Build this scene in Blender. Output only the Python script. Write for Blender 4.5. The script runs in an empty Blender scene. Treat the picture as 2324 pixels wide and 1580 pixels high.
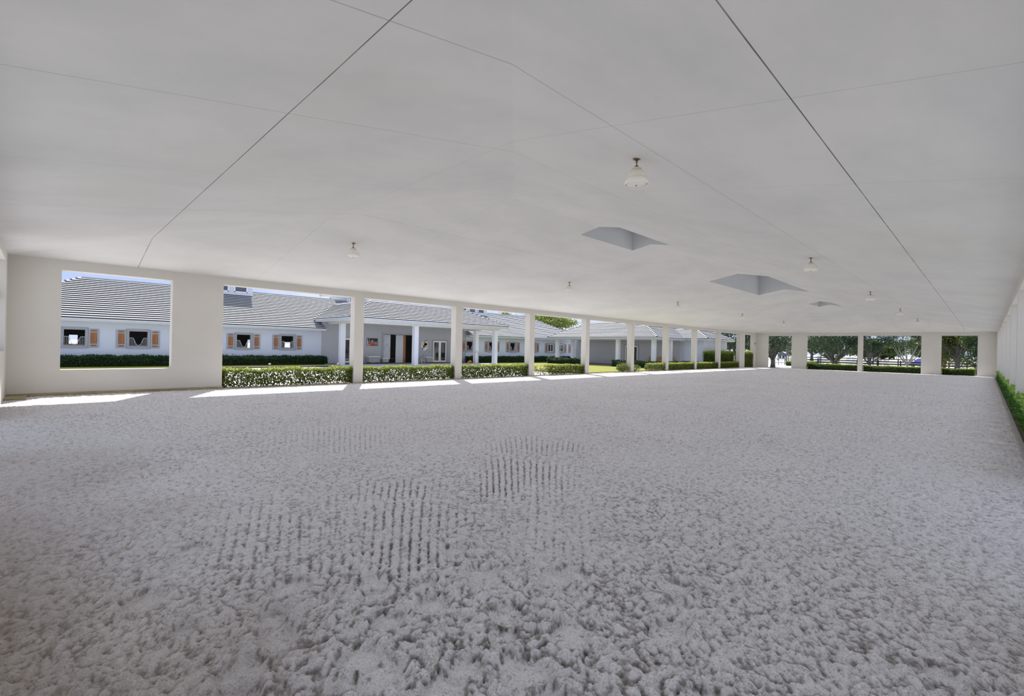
import bpy, math, random
import numpy as np
from mathutils import Matrix, Vector
random.seed(7)
RNG = np.random.default_rng(11)
sc = bpy.context.scene
COL = sc.collection

# ------------------------------------------------------------------ dimensions (metres)
# X runs along the arena, Y to the left, Z up.  Camera stands in the near right corner.
YL, YR, XN, XF, HW = 19.43, -0.64, -0.76, 60.55, 4.04
SL = 0.186                       # ceiling slope
YC = (YL + YR) / 2               # ridge line
HD = 3.76                        # underside of header beams
TH = 0.40                        # wall thickness
CAMZ = 1.725

# ------------------------------------------------------------------ materials
def nt(name):
    m = bpy.data.materials.new(name); m.use_nodes = True
    t = m.node_tree; t.nodes.clear()
    out = t.nodes.new('ShaderNodeOutputMaterial')
    b = t.nodes.new('ShaderNodeBsdfPrincipled')
    t.links.new(b.outputs[0], out.inputs[0])
    return m, t, b, out
def setp(b, **k):
    for n, v in k.items():
        b.inputs[n.replace('_', ' ')].default_value = v
def mixcol(t, fac, a, b):
    m = t.nodes.new('ShaderNodeMix'); m.data_type = 'RGBA'
    for s, v in ((6, a), (7, b)):
        if isinstance(v, (tuple, list)): m.inputs[s].default_value = (*v[:3], 1)
        else: t.links.new(v, m.inputs[s])
    if isinstance(fac, (int, float)): m.inputs[0].default_value = fac
    else: t.links.new(fac, m.inputs[0])
    return m.outputs[2]
def math_(t, op, a, b=None, c=None, clamp=False):
    m = t.nodes.new('ShaderNodeMath'); m.operation = op; m.use_clamp = clamp
    for i, v in enumerate((a, b, c)):
        if v is None: continue
        if isinstance(v, (int, float)): m.inputs[i].default_value = v
        else: t.links.new(v, m.inputs[i])
    return m.outputs[0]
def noise(t, vec, scale, detail=4, rough=0.55, out=0):
    n = t.nodes.new('ShaderNodeTexNoise')
    n.inputs['Scale'].default_value = scale; n.inputs['Detail'].default_value = detail
    n.inputs['Roughness'].default_value = rough
    if vec is not None: t.links.new(vec, n.inputs['Vector'])
    return n.outputs[out]
def ramp(t, fac, stops):
    r = t.nodes.new('ShaderNodeValToRGB')
    e = r.color_ramp.elements
    while len(e) < len(stops): e.new(0.5)
    for i, (p, c) in enumerate(stops):
        e[i].position = p; e[i].color = (*c, 1) if len(c) == 3 else c
    t.links.new(fac, r.inputs[0]); return r.outputs[0]
def bump(t, b, h, strength=0.3, dist=0.02):
    n = t.nodes.new('ShaderNodeBump'); n.inputs['Strength'].default_value = strength
    n.inputs['Distance'].default_value = dist
    t.links.new(h, n.inputs['Height']); t.links.new(n.outputs[0], b.inputs['Normal'])
def coords(t, kind='Object'):
    return t.nodes.new('ShaderNodeTexCoord').outputs[kind]
def simple(name, c1, c2=None, rough=0.7, metal=0.0, scale=6, bmp=0.0, bscale=60, **k):
    m, t, b, o = nt(name)
    v = coords(t)
    c2 = c2 or tuple(x * 0.86 for x in c1)
    f = noise(t, v, scale, 5)
    t.links.new(mixcol(t, ramp(t, f, [(0.3, (0, 0, 0)), (0.7, (1, 1, 1))]), c1, c2), b.inputs['Base Color'])
    setp(b, Roughness=rough, Metallic=metal, **k)
    if bmp: bump(t, b, noise(t, v, bscale, 6, 0.6), bmp, 0.01)
    return m

def stucco(name, base, stain, sc_=0.55):
    m, t, b, o = nt(name)
    v = coords(t)
    big = ramp(t, noise(t, v, sc_, 5, 0.6), [(0.35, (0, 0, 0)), (0.75, (1, 1, 1))])
    fine = noise(t, v, 9, 6, 0.65)
    c = mixcol(t, big, base, stain)
    c = mixcol(t, math_(t, 'MULTIPLY', fine, 0.14), c, tuple(x * 0.7 for x in base))
    t.links.new(c, b.inputs['Base Color']); setp(b, Roughness=0.9, Specular_IOR_Level=0.2)
    bump(t, b, noise(t, v, 55, 6, 0.7), 0.22, 0.012)
    return m
M = {}
M['wall_in'] = stucco('arena_stucco', (0.575, 0.550, 0.510), (0.53, 0.505, 0.468))
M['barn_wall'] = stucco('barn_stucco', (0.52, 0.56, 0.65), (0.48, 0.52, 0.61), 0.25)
M['shade_wall'] = stucco('barn_stucco_shaded', (0.37, 0.38, 0.41), (0.33, 0.34, 0.37), 0.25)  # barn stucco darkened, the shade under the porches is in the colour
M['post_white'] = stucco('post_stucco', (0.66, 0.68, 0.74), (0.62, 0.64, 0.70), 0.4)
M['fascia'] = simple('grey_fascia', (0.50, 0.52, 0.56), (0.44, 0.46, 0.50), 0.6)
M['soffit'] = simple('soffit_paint', (0.62, 0.62, 0.61), None, 0.8)
M['grey_trim'] = simple('grey_trim_paint', (0.30, 0.315, 0.34), (0.26, 0.27, 0.30), 0.55)
M['shutter_grey'] = simple('shutter_grey_paint', (0.33, 0.34, 0.37), (0.28, 0.29, 0.32), 0.55)
M['white_paint'] = simple('white_joinery_paint', (0.80, 0.80, 0.79), None, 0.45)
M['dark'] = simple('dark_interior', (0.018, 0.017, 0.018), (0.03, 0.028, 0.026), 0.9)  # near-black colour stands in for the shade inside the rooms
M['black_fence'] = simple('black_fence_paint', (0.018, 0.018, 0.022), None, 0.6)
M['metal_grille'] = simple('grey_painted_steel', (0.55, 0.56, 0.60), None, 0.4)
M['brass'] = simple('aged_brass', (0.30, 0.22, 0.13), (0.16, 0.12, 0.09), 0.35, 0.9, scale=40)
M['rust_ring'] = simple('rusty_cream_ring', (0.62, 0.45, 0.28), (0.75, 0.70, 0.60), 0.6, scale=60)
M['rubber'] = simple('black_rubber', (0.02, 0.02, 0.02), None, 0.8)
M['asphalt'] = simple('dark_porch_paving', (0.10, 0.10, 0.115), (0.07, 0.07, 0.08), 0.8, scale=2, bmp=0.2)
M['trunk_grey'] = simple('grey_trunk_paint', (0.30, 0.31, 0.33), (0.26, 0.27, 0.29), 0.5)
M['trunk_lid'] = simple('pale_trunk_edge', (0.62, 0.62, 0.55), None, 0.5)
M['tan_wood'] = simple('tan_bench_wood', (0.42, 0.30, 0.16), (0.33, 0.23, 0.12), 0.6, scale=3)
M['orange'] = simple('pumpkin_orange', (0.70, 0.24, 0.03), (0.55, 0.17, 0.02), 0.5)
M['stalk'] = simple('pumpkin_stalk', (0.16, 0.17, 0.06), None, 0.8)
M['car_dark'] = simple('dark_car_paint', (0.045, 0.045, 0.055), None, 0.25)
M['car_blue'] = simple('violet_blue_car_paint', (0.035, 0.030, 0.17), None, 0.25)
M['car_red'] = simple('red_car_paint', (0.45, 0.03, 0.04), None, 0.25)
M['car_glass'] = simple('tinted_car_glass', (0.10, 0.11, 0.13), None, 0.06)
M['red'] = simple('red_paint', (0.62, 0.05, 0.04), None, 0.5)
M['yellow'] = simple('yellow_paint', (0.75, 0.50, 0.03), None, 0.5)
M['hose'] = simple('grey_hose_plastic', (0.30, 0.31, 0.30), None, 0.5)
M['soil'] = simple('dry_soil', (0.16, 0.12, 0.09), (0.10, 0.08, 0.06), 0.95, scale=5, bmp=0.4)

# glass panes
def glass_mat(name, col, rough=0.03):
    m, t, b, o = nt(name)
    v = coords(t)
    t.links.new(mixcol(t, noise(t, v, 1.3, 2), col, tuple(c * 0.5 for c in col)), b.inputs['Base Color'])
    setp(b, Roughness=rough, Specular_IOR_Level=0.7); return m
M['glass'] = glass_mat('dark_window_glass', (0.03, 0.032, 0.038))
M['glass_blue'] = glass_mat('sky_window_glass', (0.09, 0.10, 0.14))

# milk glass of the pendant shades
m, t, b, o = nt('milk_glass')
v = coords(t)
t.links.new(mixcol(t, noise(t, v, 14, 4), (0.93, 0.92, 0.88), (0.86, 0.84, 0.79)), b.inputs['Base Color'])
setp(b, Roughness=0.25, Specular_IOR_Level=0.5)
tr = t.nodes.new('ShaderNodeBsdfTranslucent'); tr.inputs[0].default_value = (0.95, 0.93, 0.88, 1)
mx = t.nodes.new('ShaderNodeMixShader'); mx.inputs[0].default_value = 0.45
t.links.new(b.outputs[0], mx.inputs[1]); t.links.new(tr.outputs[0], mx.inputs[2]); t.links.new(mx.outputs[0], o.inputs[0])
M['milk'] = m

# shutter wood
m, t, b, o = nt('warm_shutter_wood')
v = coords(t)
mp = t.nodes.new('ShaderNodeMapping'); mp.inputs['Scale'].default_value = (10, 10, 0.8); t.links.new(v, mp.inputs[0])
t.links.new(ramp(t, noise(t, mp.outputs[0], 2.5, 5, 0.6), [(0.3, (0.16, 0.062, 0.022)), (0.6, (0.30, 0.125, 0.045)), (0.8, (0.40, 0.18, 0.07))]), b.inputs['Base Color'])
setp(b, Roughness=0.5); M['shutter_wood'] = m

# kerb board, weathered
m, t, b, o = nt('weathered_board')
v = coords(t)
mp = t.nodes.new('ShaderNodeMapping'); mp.inputs['Scale'].default_value = (0.7, 6, 9); t.links.new(v, mp.inputs[0])
t.links.new(ramp(t, noise(t, mp.outputs[0], 3, 6, 0.7), [(0.3, (0.15, 0.12, 0.07)), (0.55, (0.34, 0.28, 0.17)), (0.75, (0.50, 0.44, 0.31))]), b.inputs['Base Color'])
setp(b, Roughness=0.85); bump(t, b, noise(t, mp.outputs[0], 12, 5), 0.5, 0.01); M['board'] = m

# concrete kerb of the right side
M['kerb'] = simple('worn_concrete', (0.36, 0.34, 0.33), (0.27, 0.25, 0.24), 0.9, scale=4, bmp=0.4)

# roof tiles
m, t, b, o = nt('pale_roof_tile')
v = coords(t)
f = noise(t, v, 0.8, 3); f2 = noise(t, v, 9, 4, 0.7)
c = mixcol(t, f2, (0.66, 0.66, 0.67), (0.56, 0.56, 0.57))
c = mixcol(t, math_(t, 'MULTIPLY', f, 0.35), c, (0.40, 0.41, 0.43))
t.links.new(c, b.inputs['Base Color']); setp(b, Roughness=0.75); bump(t, b, f2, 0.3, 0.01)
M['tile'] = m
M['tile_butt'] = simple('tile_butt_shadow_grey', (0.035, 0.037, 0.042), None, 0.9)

# ceiling with its hairline seams
m, t, b, o = nt('ceiling_render')
v = coords(t)
sep = t.nodes.new('ShaderNodeSeparateXYZ'); t.links.new(v, sep.inputs[0])
wob = math_(t, 'MULTIPLY', math_(t, 'SUBTRACT', noise(t, v, 0.35, 2), 0.5), 0.012)
def seam(axis, pos, w, strength):
    d = math_(t, 'ABSOLUTE', math_(t, 'ADD', math_(t, 'SUBTRACT', sep.outputs[axis], pos), wob))
    k = math_(t, 'SUBTRACT', 1.0, math_(t, 'DIVIDE', d, w), clamp=True)
    k = math_(t, 'MULTIPLY', k, 3.0, clamp=True)
    return math_(t, 'MULTIPLY', k, strength)
seams = [seam(0, 2.115, 0.008, 0.9), seam(0, 5.60, 0.007, 0.30), seam(0, 9.10, 0.008, 0.22), seam(0, 12.6, 0.01, 0.15),
         seam(1, 1.515, 0.0085, 0.95), seam(1, 3.75, 0.009, 0.4), seam(1, 6.17, 0.008, 0.34), seam(1, 12.38, 0.010, 0.30), seam(1, 9.2, 0.008, 0.2),
         seam(1, 14.75, 0.009, 0.12)]
tot = seams[0]
for s_ in seams[1:]: tot = math_(t, 'MAXIMUM', tot, s_)
brk = ramp(t, noise(t, v, 1.1, 3), [(0.25, (0.55, 0.55, 0.55)), (0.55, (1, 1, 1))])
tot = math_(t, 'MULTIPLY', tot, brk)
mp = t.nodes.new('ShaderNodeMapping'); mp.inputs['Scale'].default_value = (0.22, 0.34, 1); t.links.new(v, mp.inputs[0])
stn = ramp(t, noise(t, mp.outputs[0], 1.6, 6, 0.62), [(0.40, (0, 0, 0)), (0.78, (1, 1, 1))])
c = mixcol(t, math_(t, 'MULTIPLY', stn, 0.75), (0.635, 0.622, 0.600), (0.520, 0.520, 0.510))
stn2 = ramp(t, noise(t, v, 0.13, 2), [(0.62, (0, 0, 0)), (0.8, (1, 1, 1))])
c = mixcol(t, math_(t, 'MULTIPLY', stn2, 0.35), c, (0.60, 0.59, 0.48))
c = mixcol(t, tot, c, (0.10, 0.10, 0.095))
t.links.new(c, b.inputs['Base Color']); setp(b, Roughness=0.95, Specular_IOR_Level=0.15)
mp2 = t.nodes.new('ShaderNodeMapping'); mp2.inputs['Scale'].default_value = (6, 22, 6); t.links.new(v, mp2.inputs[0])
bump(t, b, noise(t, mp2.outputs[0], 2.5, 6, 0.7), 0.12, 0.01)
M['ceiling'] = m
M['well'] = stucco('skylight_well_render', (0.50, 0.51, 0.52), (0.46, 0.47, 0.49))

# arena footing (height attribute paints crevice shade into the hollows, crests light)
m, t, b, o = nt('arena_sand')
v = coords(t)
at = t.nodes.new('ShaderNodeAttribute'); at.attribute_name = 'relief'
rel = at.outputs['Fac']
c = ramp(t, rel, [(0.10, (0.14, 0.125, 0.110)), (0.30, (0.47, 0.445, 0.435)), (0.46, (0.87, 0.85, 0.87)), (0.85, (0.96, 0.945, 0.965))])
fib = noise(t, v, 75, 5, 0.72)
c = mixcol(t, ramp(t, fib, [(0.36, (0.7, 0.7, 0.7)), (0.47, (0, 0, 0))]), c, (0.30, 0.275, 0.26))
spk = noise(t, v, 13, 8, 0.78)
c = mixcol(t, ramp(t, spk, [(0.35, (0.85, 0.85, 0.85)), (0.45, (0, 0, 0))]), c, (0.22, 0.20, 0.18))  # shade of clod creases painted in as dark noise
c = mixcol(t, ramp(t, spk, [(0.52, (0, 0, 0)), (0.66, (0.6, 0.6, 0.6))]), c, (0.98, 0.96, 0.985))
at2 = t.nodes.new('ShaderNodeAttribute'); at2.attribute_name = 'damp'
cc = mixcol(t, at2.outputs['Fac'], c, (0.36, 0.27, 0.19))
big = ramp(t, noise(t, v, 0.30, 3), [(0.35, (0, 0, 0)), (0.7, (1, 1, 1))])
cc = mixcol(t, math_(t, 'MULTIPLY', big, 0.22), cc, (0.62, 0.60, 0.66))
t.links.new(cc, b.inputs['Base Color']); setp(b, Roughness=0.95, Specular_IOR_Level=0.12)
vo = t.nodes.new('ShaderNodeTexVoronoi'); vo.inputs['Scale'].default_value = 42
wv = t.nodes.new('ShaderNodeVectorMath'); wv.operation = 'ADD'
nz = t.nodes.new('ShaderNodeTexNoise'); nz.inputs['Scale'].default_value = 25; nz.inputs['Detail'].default_value = 4; t.links.new(v, nz.inputs['Vector'])
sm = t.nodes.new('ShaderNodeVectorMath'); sm.operation = 'SCALE'; sm.inputs['Scale'].default_value = 0.07; t.links.new(nz.outputs[1], sm.inputs[0])
t.links.new(v, wv.inputs[0]); t.links.new(sm.outputs[0], wv.inputs[1]); t.links.new(wv.outputs[0], vo.inputs['Vector'])
mid = noise(t, v, 16, 6, 0.75)
hh = math_(t, 'ADD', math_(t, 'MULTIPLY', vo.outputs[0], 0.8), math_(t, 'MULTIPLY', mid, 1.6))
hh = math_(t, 'ADD', hh, math_(t, 'MULTIPLY', fib, 0.6))
bump(t, b, hh, 0.9, 0.03)
M['sand'] = m

def ground_mat(name, a, b_, scale, bs=0.3):
    return simple(name, a, b_, 0.9, scale=scale, bmp=bs, bscale=30)
M['pave'] = ground_mat('pale_courtyard_paving', (0.70, 0.69, 0.69), (0.62, 0.61, 0.62), 0.5)
M['path'] = ground_mat('grey_porch_path', (0.45, 0.44, 0.47), (0.38, 0.38, 0.40), 0.7)
M['earth'] = ground_mat('pale_field_sand', (0.52, 0.50, 0.47), (0.42, 0.43, 0.36), 0.06)
m, t, b, o = nt('sunlit_lawn')
v = coords(t)
c = mixcol(t, ramp(t, noise(t, v, 0.35, 4), [(0.35, (0, 0, 0)), (0.65, (1, 1, 1))]), (0.23, 0.245, 0.05), (0.31, 0.25, 0.07))
c = mixcol(t, math_(t, 'MULTIPLY', noise(t, v, 14, 5, 0.7), 0.5), c, (0.16, 0.24, 0.04))
t.links.new(c, b.inputs['Base Color']); setp(b, Roughness=0.9, Specular_IOR_Level=0.1); bump(t, b, noise(t, v, 40, 4), 0.5, 0.03)
M['lawn'] = m
M['kerb_dark'] = simple('dark_lawn_edging', (0.07, 0.06, 0.065), None, 0.9)

def leaf_mat(name, c1, c2, c3, trans=0.35, tcol=None):
    m, t, b, o = nt(name)
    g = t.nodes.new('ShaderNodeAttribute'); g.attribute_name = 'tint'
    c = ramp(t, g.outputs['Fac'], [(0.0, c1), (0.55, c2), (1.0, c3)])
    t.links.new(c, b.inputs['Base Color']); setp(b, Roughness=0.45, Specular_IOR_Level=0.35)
    tr = t.nodes.new('ShaderNodeBsdfTranslucent')
    if tcol: tr.inputs[0].default_value = (*tcol, 1)
    else: t.links.new(c, tr.inputs[0])
    mx = t.nodes.new('ShaderNodeMixShader'); mx.inputs[0].default_value = trans
    t.links.new(b.outputs[0], mx.inputs[1]); t.links.new(tr.outputs[0], mx.inputs[2]); t.links.new(mx.outputs[0], o.inputs[0])
    return m
M['leaf_hedge'] = leaf_mat('arena_hedge_leaf', (0.045, 0.066, 0.014), (0.15, 0.185, 0.04), (0.40, 0.46, 0.11), 0.4)
M['leaf_far'] = leaf_mat('far_hedge_leaf', (0.03, 0.055, 0.008), (0.11, 0.17, 0.025), (0.30, 0.40, 0.06), 0.35)
M['leaf_gloss'] = leaf_mat('glossy_hedge_leaf', (0.025, 0.080, 0.014), (0.075, 0.200, 0.035), (0.28, 0.45, 0.08), 0.3)
M['leaf_dark'] = leaf_mat('barn_hedge_leaf', (0.010, 0.028, 0.010), (0.022, 0.055, 0.018), (0.045, 0.10, 0.035), 0.15)
M['leaf_tree'] = leaf_mat('shade_tree_leaf', (0.012, 0.026, 0.013), (0.028, 0.060, 0.024), (0.09, 0.14, 0.04), 0.3)
M['leaf_pine'] = leaf_mat('olive_tree_leaf', (0.035, 0.045, 0.018), (0.11, 0.13, 0.04), (0.32, 0.34, 0.08), 0.35)
M['leaf_line'] = leaf_mat('tree_line_leaf', (0.030, 0.052, 0.022), (0.075, 0.115, 0.035), (0.17, 0.20, 0.06), 0.25)
M['leaf_palm'] = leaf_mat('feathery_tree_leaf', (0.04, 0.06, 0.015), (0.12, 0.165, 0.03), (0.27, 0.31, 0.07), 0.35)
M['bark'] = simple('grey_bark', (0.14, 0.13, 0.12), (0.09, 0.085, 0.08), 0.9, scale=6, bmp=0.4)
M['bark_pale'] = simple('pale_bark', (0.36, 0.35, 0.33), (0.24, 0.23, 0.22), 0.9, scale=6, bmp=0.4)
M['twig'] = simple('hedge_twig', (0.17, 0.13, 0.09), None, 0.9)

# ------------------------------------------------------------------ mesh helpers
class MB:
    def __init__(s): s.v = []; s.f = []; s.mi = []
    def face(s, pts, mi=0):
        i = len(s.v); s.v += [tuple(p) for p in pts]; s.f.append(tuple(range(i, i + len(pts)))); s.mi.append(mi)
    def box(s, x0, x1, y0, y1, z0, z1, mi=0, skip=''):
        i = len(s.v)
        s.v += [(x, y, z) for z in (z0, z1) for y in (y0, y1) for x in (x0, x1)]
        for k, q in (('b', (0, 2, 3, 1)), ('t', (4, 5, 7, 6)), ('f', (0, 1, 5, 4)), ('k', (2, 6, 7, 3)), ('l', (0, 4, 6, 2)), ('r', (1, 3, 7, 5))):
            if k in skip: continue
            s.f.append(tuple(i + a for a in q)); s.mi.append(mi)
    def lathe(s, prof, cx=0, cy=0, cz=0, n=24, mi=0, cap=True):
        i = len(s.v)
        for r, z in prof:
            for k in range(n):
                a = 2 * math.pi * k / n; s.v.append((cx + r * math.cos(a), cy + r * math.sin(a), cz + z))
        for j in range(len(prof) - 1):
            for k in range(n):
                k2 = (k + 1) % n
                s.f.append((i + j * n + k, i + j * n + k2, i + (j + 1) * n + k2, i + (j + 1) * n + k)); s.mi.append(mi)
        if cap:
            s.f.append(tuple(i + k for k in reversed(range(n)))); s.mi.append(mi)
            s.f.append(tuple(i + (len(prof) - 1) * n + k for k in range(n))); s.mi.append(mi)
    def tube(s, pts, radii, n=8, mi=0):
        pts = [Vector(p) for p in pts]
        if isinstance(radii, (int, float)): radii = [radii] * len(pts)
        i = len(s.v)
        for j, p in enumerate(pts):
            d = (pts[min(j + 1, len(pts) - 1)] - pts[max(j - 1, 0)]).normalized()
            a = Vector((0, 0, 1)) if abs(d.z) < 0.9 else Vector((1, 0, 0))
            u = d.cross(a).normalized(); w = d.cross(u)
            for k in range(n):
                an = 2 * math.pi * k / n
                s.v.append(tuple(p + (u * math.cos(an) + w * math.sin(an)) * radii[j]))
        for j in range(len(pts) - 1):
            for k in range(n):
                k2 = (k + 1) % n
                s.f.append((i + j * n + k, i + (j + 1) * n + k, i + (j + 1) * n + k2, i + j * n + k2)); s.mi.append(mi)
        s.f.append(tuple(i + k for k in range(n))); s.mi.append(mi)
        s.f.append(tuple(i + (len(pts) - 1) * n + k for k in reversed(range(n)))); s.mi.append(mi)
    def mesh(s, name, mats):
        me = bpy.data.meshes.new(name); me.from_pydata(s.v, [], s.f)
        if not isinstance(mats, (list, tuple)): mats = [mats]
        for m_ in mats: me.materials.append(m_)
        me.polygons.foreach_set('material_index', s.mi); me.update(); return me
    def build(s, name, mats, parent=None, loc=(0, 0, 0), smooth=False, bevel=0):
        me = s.mesh(name, mats)
        if smooth:
            me.polygons.foreach_set('use_smooth', [True] * len(me.polygons))
        o = bpy.data.objects.new(name, me); COL.objects.link(o); o.location = loc
        if parent: o.parent = parent
        if bevel:
            md = o.modifiers.new('bevel', 'BEVEL'); md.width = bevel; md.segments = 2; md.limit_method = 'ANGLE'
        return o
def tag(o, label=None, cat=None, group=None, kind=None):
    if label: o['label'] = label
    if cat: o['category'] = cat
    if group: o['group'] = group
    if kind: o['kind'] = kind
    return o
def struct(o): o['kind'] = 'structure'; return o
def empty(name, loc=(0, 0, 0), rz=0):
    o = bpy.data.objects.new(name, None); COL.objects.link(o); o.location = loc; o.rotation_euler = (0, 0, rz)
    o.empty_display_size = 0.2; return o
def link_mesh(name, me, parent=None, loc=(0, 0, 0), rz=0):
    o = bpy.data.objects.new(name, me); COL.objects.link(o); o.location = loc; o.rotation_euler = (0, 0, rz)
    if parent: o.parent = parent
    return o
def copy_tree(o, parent=None):
    c = o.copy(); COL.objects.link(c); c.parent = parent
    for ch in list(o.children): copy_tree(ch, c)
    return c

# wall slab with rectangular holes; axis 'y' = slab normal to Y (runs along X), 'x' = normal to X
def wall_mesh(mb, axis, pos, thick, a0, a1, z0, z1, holes, mi=0, mi_reveal=None):
    if mi_reveal is None: mi_reveal = mi
    A = sorted({a0, a1, *[h[0] for h in holes], *[h[1] for h in holes]}); Z = sorted({z0, z1, *[h[2] for h in holes], *[h[3] for h in holes]})
    A = [a for a in A if a0 <= a <= a1]; Z = [z for z in Z if z0 <= z <= z1]
    def solid(i, j):
        if i < 0 or j < 0 or i >= len(A) - 1 or j >= len(Z) - 1: return False
        ca, cz = (A[i] + A[i + 1]) / 2, (Z[j] + Z[j + 1]) / 2
        return not any(h[0] < ca < h[1] and h[2] < cz < h[3] for h in holes)
    def P(a, d, z): return (a, pos + d, z) if axis == 'y' else (pos + d, a, z)
    for i in range(len(A) - 1):
        for j in range(len(Z) - 1):
            if not solid(i, j): continue
            a, b_, z, w = A[i], A[i + 1], Z[j], Z[j + 1]
            for d in (0, thick): mb.face([P(a, d, z), P(b_, d, z), P(b_, d, w), P(a, d, w)], mi)
            if not solid(i - 1, j): mb.face([P(a, 0, z), P(a, thick, z), P(a, thick, w), P(a, 0, w)], mi_reveal)
            if not solid(i + 1, j): mb.face([P(b_, 0, z), P(b_, thick, z), P(b_, thick, w), P(b_, 0, w)], mi_reveal)
            if not solid(i, j - 1): mb.face([P(a, 0, z), P(a, thick, z), P(b_, thick, z), P(b_, 0, z)], mi_reveal)
            if not solid(i, j + 1): mb.face([P(a, 0, w), P(a, thick, w), P(b_, thick, w), P(b_, 0, w)], mi_reveal)

# ------------------------------------------------------------------ numpy noise
_perm = RNG.permutation(512)
def perlin(x, y, seed=0):
    xi = np.floor(x).astype(np.int64); yi = np.floor(y).astype(np.int64)
    xf = x - xi; yf = y - yi
    u = xf * xf * xf * (xf * (xf * 6 - 15) + 10); v_ = yf * yf * yf * (yf * (yf * 6 - 15) + 10)
    def g(ix, iy, dx, dy):
        h = _perm[(_perm[(ix + seed * 37) & 511] + iy) & 511] * (2 * math.pi / 512)
        return np.cos(h) * dx + np.sin(h) * dy
    n00 = g(xi, yi, xf, yf); n10 = g(xi + 1, yi, xf - 1, yf); n01 = g(xi, yi + 1, xf, yf - 1); n11 = g(xi + 1, yi + 1, xf - 1, yf - 1)
    return ((n00 * (1 - u) + n10 * u) * (1 - v_) + (n01 * (1 - u) + n11 * u) * v_) * 1.5

# ------------------------------------------------------------------ arena footing
def axis_nodes(lo, hi, base, grow, c=0.0):
    pts = [lo]; x = lo
    while x < hi:
        x += max(base, grow * abs(x - c)); pts.append(min(x, hi))
    return np.array(pts)
def build_sand():
    xs = axis_nodes(XN, XF, 0.0135, 0.0040); ys = axis_nodes(-0.50, YL, 0.0135, 0.0040)
    X, Y = np.meshgrid(xs, ys, indexing='ij'); x = X.ravel(); y = Y.ravel()
    r = np.hypot(x, y)
    ang = np.arctan2(y, x)
    wx = perlin(x * 3.1, y * 3.1, 9) * 0.05; wy = perlin(x * 3.1 + 7, y * 3.1, 10) * 0.05
    near = np.clip((6.5 - r) / 4.0, 0, 1)                       # churned foreground
    left = np.clip((2.2 - x) / 2.2, 0, 1)
    rough = 0.50 + 0.55 * near + 0.22 * perlin(x * 0.5, y * 0.5, 3)
    xx, yy = x + wx, y + wy
    def bil(fr, sd): return np.abs(perlin(xx * fr + 3.3 * sd, yy * fr, sd)) - 0.28
    h = 0.010 * perlin(x * 0.9, y * 0.9, 1) * (0.4 + near)
    h += 0.018 * perlin(xx * 2.2, yy * 2.2, 2) * (0.15 + 0.85 * near)
    h += 0.022 * bil(4.6, 4) * near
    lo = h.copy()
    h += 0.030 * bil(8.5, 5) * rough
    h += 0.036 * bil(15, 6) * rough
    h += 0.024 * bil(29, 7) * (0.55 + 0.35 * near)
    h -= 0.010 * bil(13, 17) * near
    h += 0.0085 * perlin(x * 52, y * 52, 8) * np.clip((6 - r) / 3, 0, 1)
    h += 0.005 * perlin(x * 24, y * 24, 14)
    det = h - lo
    # long furrows left by the drag on the near left side
    fur = np.sin((x * 0.85 + y * 0.35 + 0.12 * perlin(x * 0.8, y * 0.8, 12)) * 2 * math.pi / 0.16)
    h += 0.007 * fur * left * np.clip((9 - y) / 4, 0, 1) * 0.8
    # harrow grooves in fanned patches
    def patch(cx, cy, rx, ry, az, bend, spacing, amp, seed):
        ca, sa = math.cos(az), math.sin(az)
        u = (x - cx) * ca + (y - cy) * sa; w = -(x - cx) * sa + (y - cy) * ca
        lat = w + bend * u * w
        msk = np.clip(1.5 - np.hypot(u / rx, w / ry) * 1.2 + 0.7 * perlin(x * 1.7, y * 1.7, seed), 0, 1)
        g = np.cos((lat + 0.010 * perlin(x * 6, y * 6, seed + 1)) * 2 * math.pi / spacing)
        groove = -np.clip(g - 0.25, 0, 1) ** 0.8
        cross = 0.25 * np.cos(u * 2 * math.pi / 0.085 + w * 9)
        return msk, amp * (groove + 0.25 + 0.3 * cross)
    for p in ((2.35, 3.75, 1.05, 0.62, math.radians(57), -0.20, 0.083, 0.024, 20),
              (4.55, 4.30, 1.1, 0.75, math.radians(44), -0.18, 0.083, 0.024, 22),
              (2.95, 4.85, 0.5, 0.6, math.radians(57), -0.18, 0.083, 0.022, 24),
              (6.1, 5.6, 0.7, 0.85, math.radians(43), -0.18, 0.09, 0.022, 26),
              (1.5, 4.4, 1.2, 0.9, math.radians(70), -0.1, 0.085, 0.011, 28),
              (3.9, 8.4, 1.4, 1.2, math.radians(65), -0.1, 0.09, 0.012, 34),
              (3.5, 2.9, 1.0, 0.6, math.radians(40), -0.1, 0.085, 0.009, 36)):
        mk, g = patch(*p); h = h * (1 - 0.25 * mk) + g * mk; det = det * (1 - 0.2 * mk) + g * mk
    # broad harrow circles further out
    for cx, cy, R0, R1, sd in ((40, 2.5, 5, 9, 30), (26, 5, 3, 6, 31), (14, 12, 3, 7, 32)):
        rr = np.hypot(x - cx, (y - cy) * 1.0)
        mk = np.clip(1 - np.abs(rr - (R0 + R1) / 2) / ((R1 - R0) / 2), 0, 1) * np.clip(0.5 + perlin(x * 0.3, y * 0.3, sd) * 2, 0, 1)
        h += 0.007 * mk * np.sin(rr * 2 * math.pi / 0.45)
    # hoof prints
    prints = [(1.28, 2.20, .10), (1.85, 1.72, .11), (2.39, 2.69, .10), (1.86, 2.58, .09), (1.55, 2.62, .08), (2.15, 2.15, .09),
              (2.30, 1.75, .10), (1.0, 2.9, .09), (1.72, 3.1, .09), (2.9, 2.2, .09), (1.25, 3.45, .10), (0.75, 2.7, .10), (2.75, 1.35, .10),
              (2.5, 3.15, .08), (2.0, 2.85, .07), (3.3, 1.6, .09), (1.45, 1.9, .09), (1.63, 1.95, .08), (0.5, 3.9, .10), (0.9, 4.6, .09)]
    rg = np.random.default_rng(5)
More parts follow.
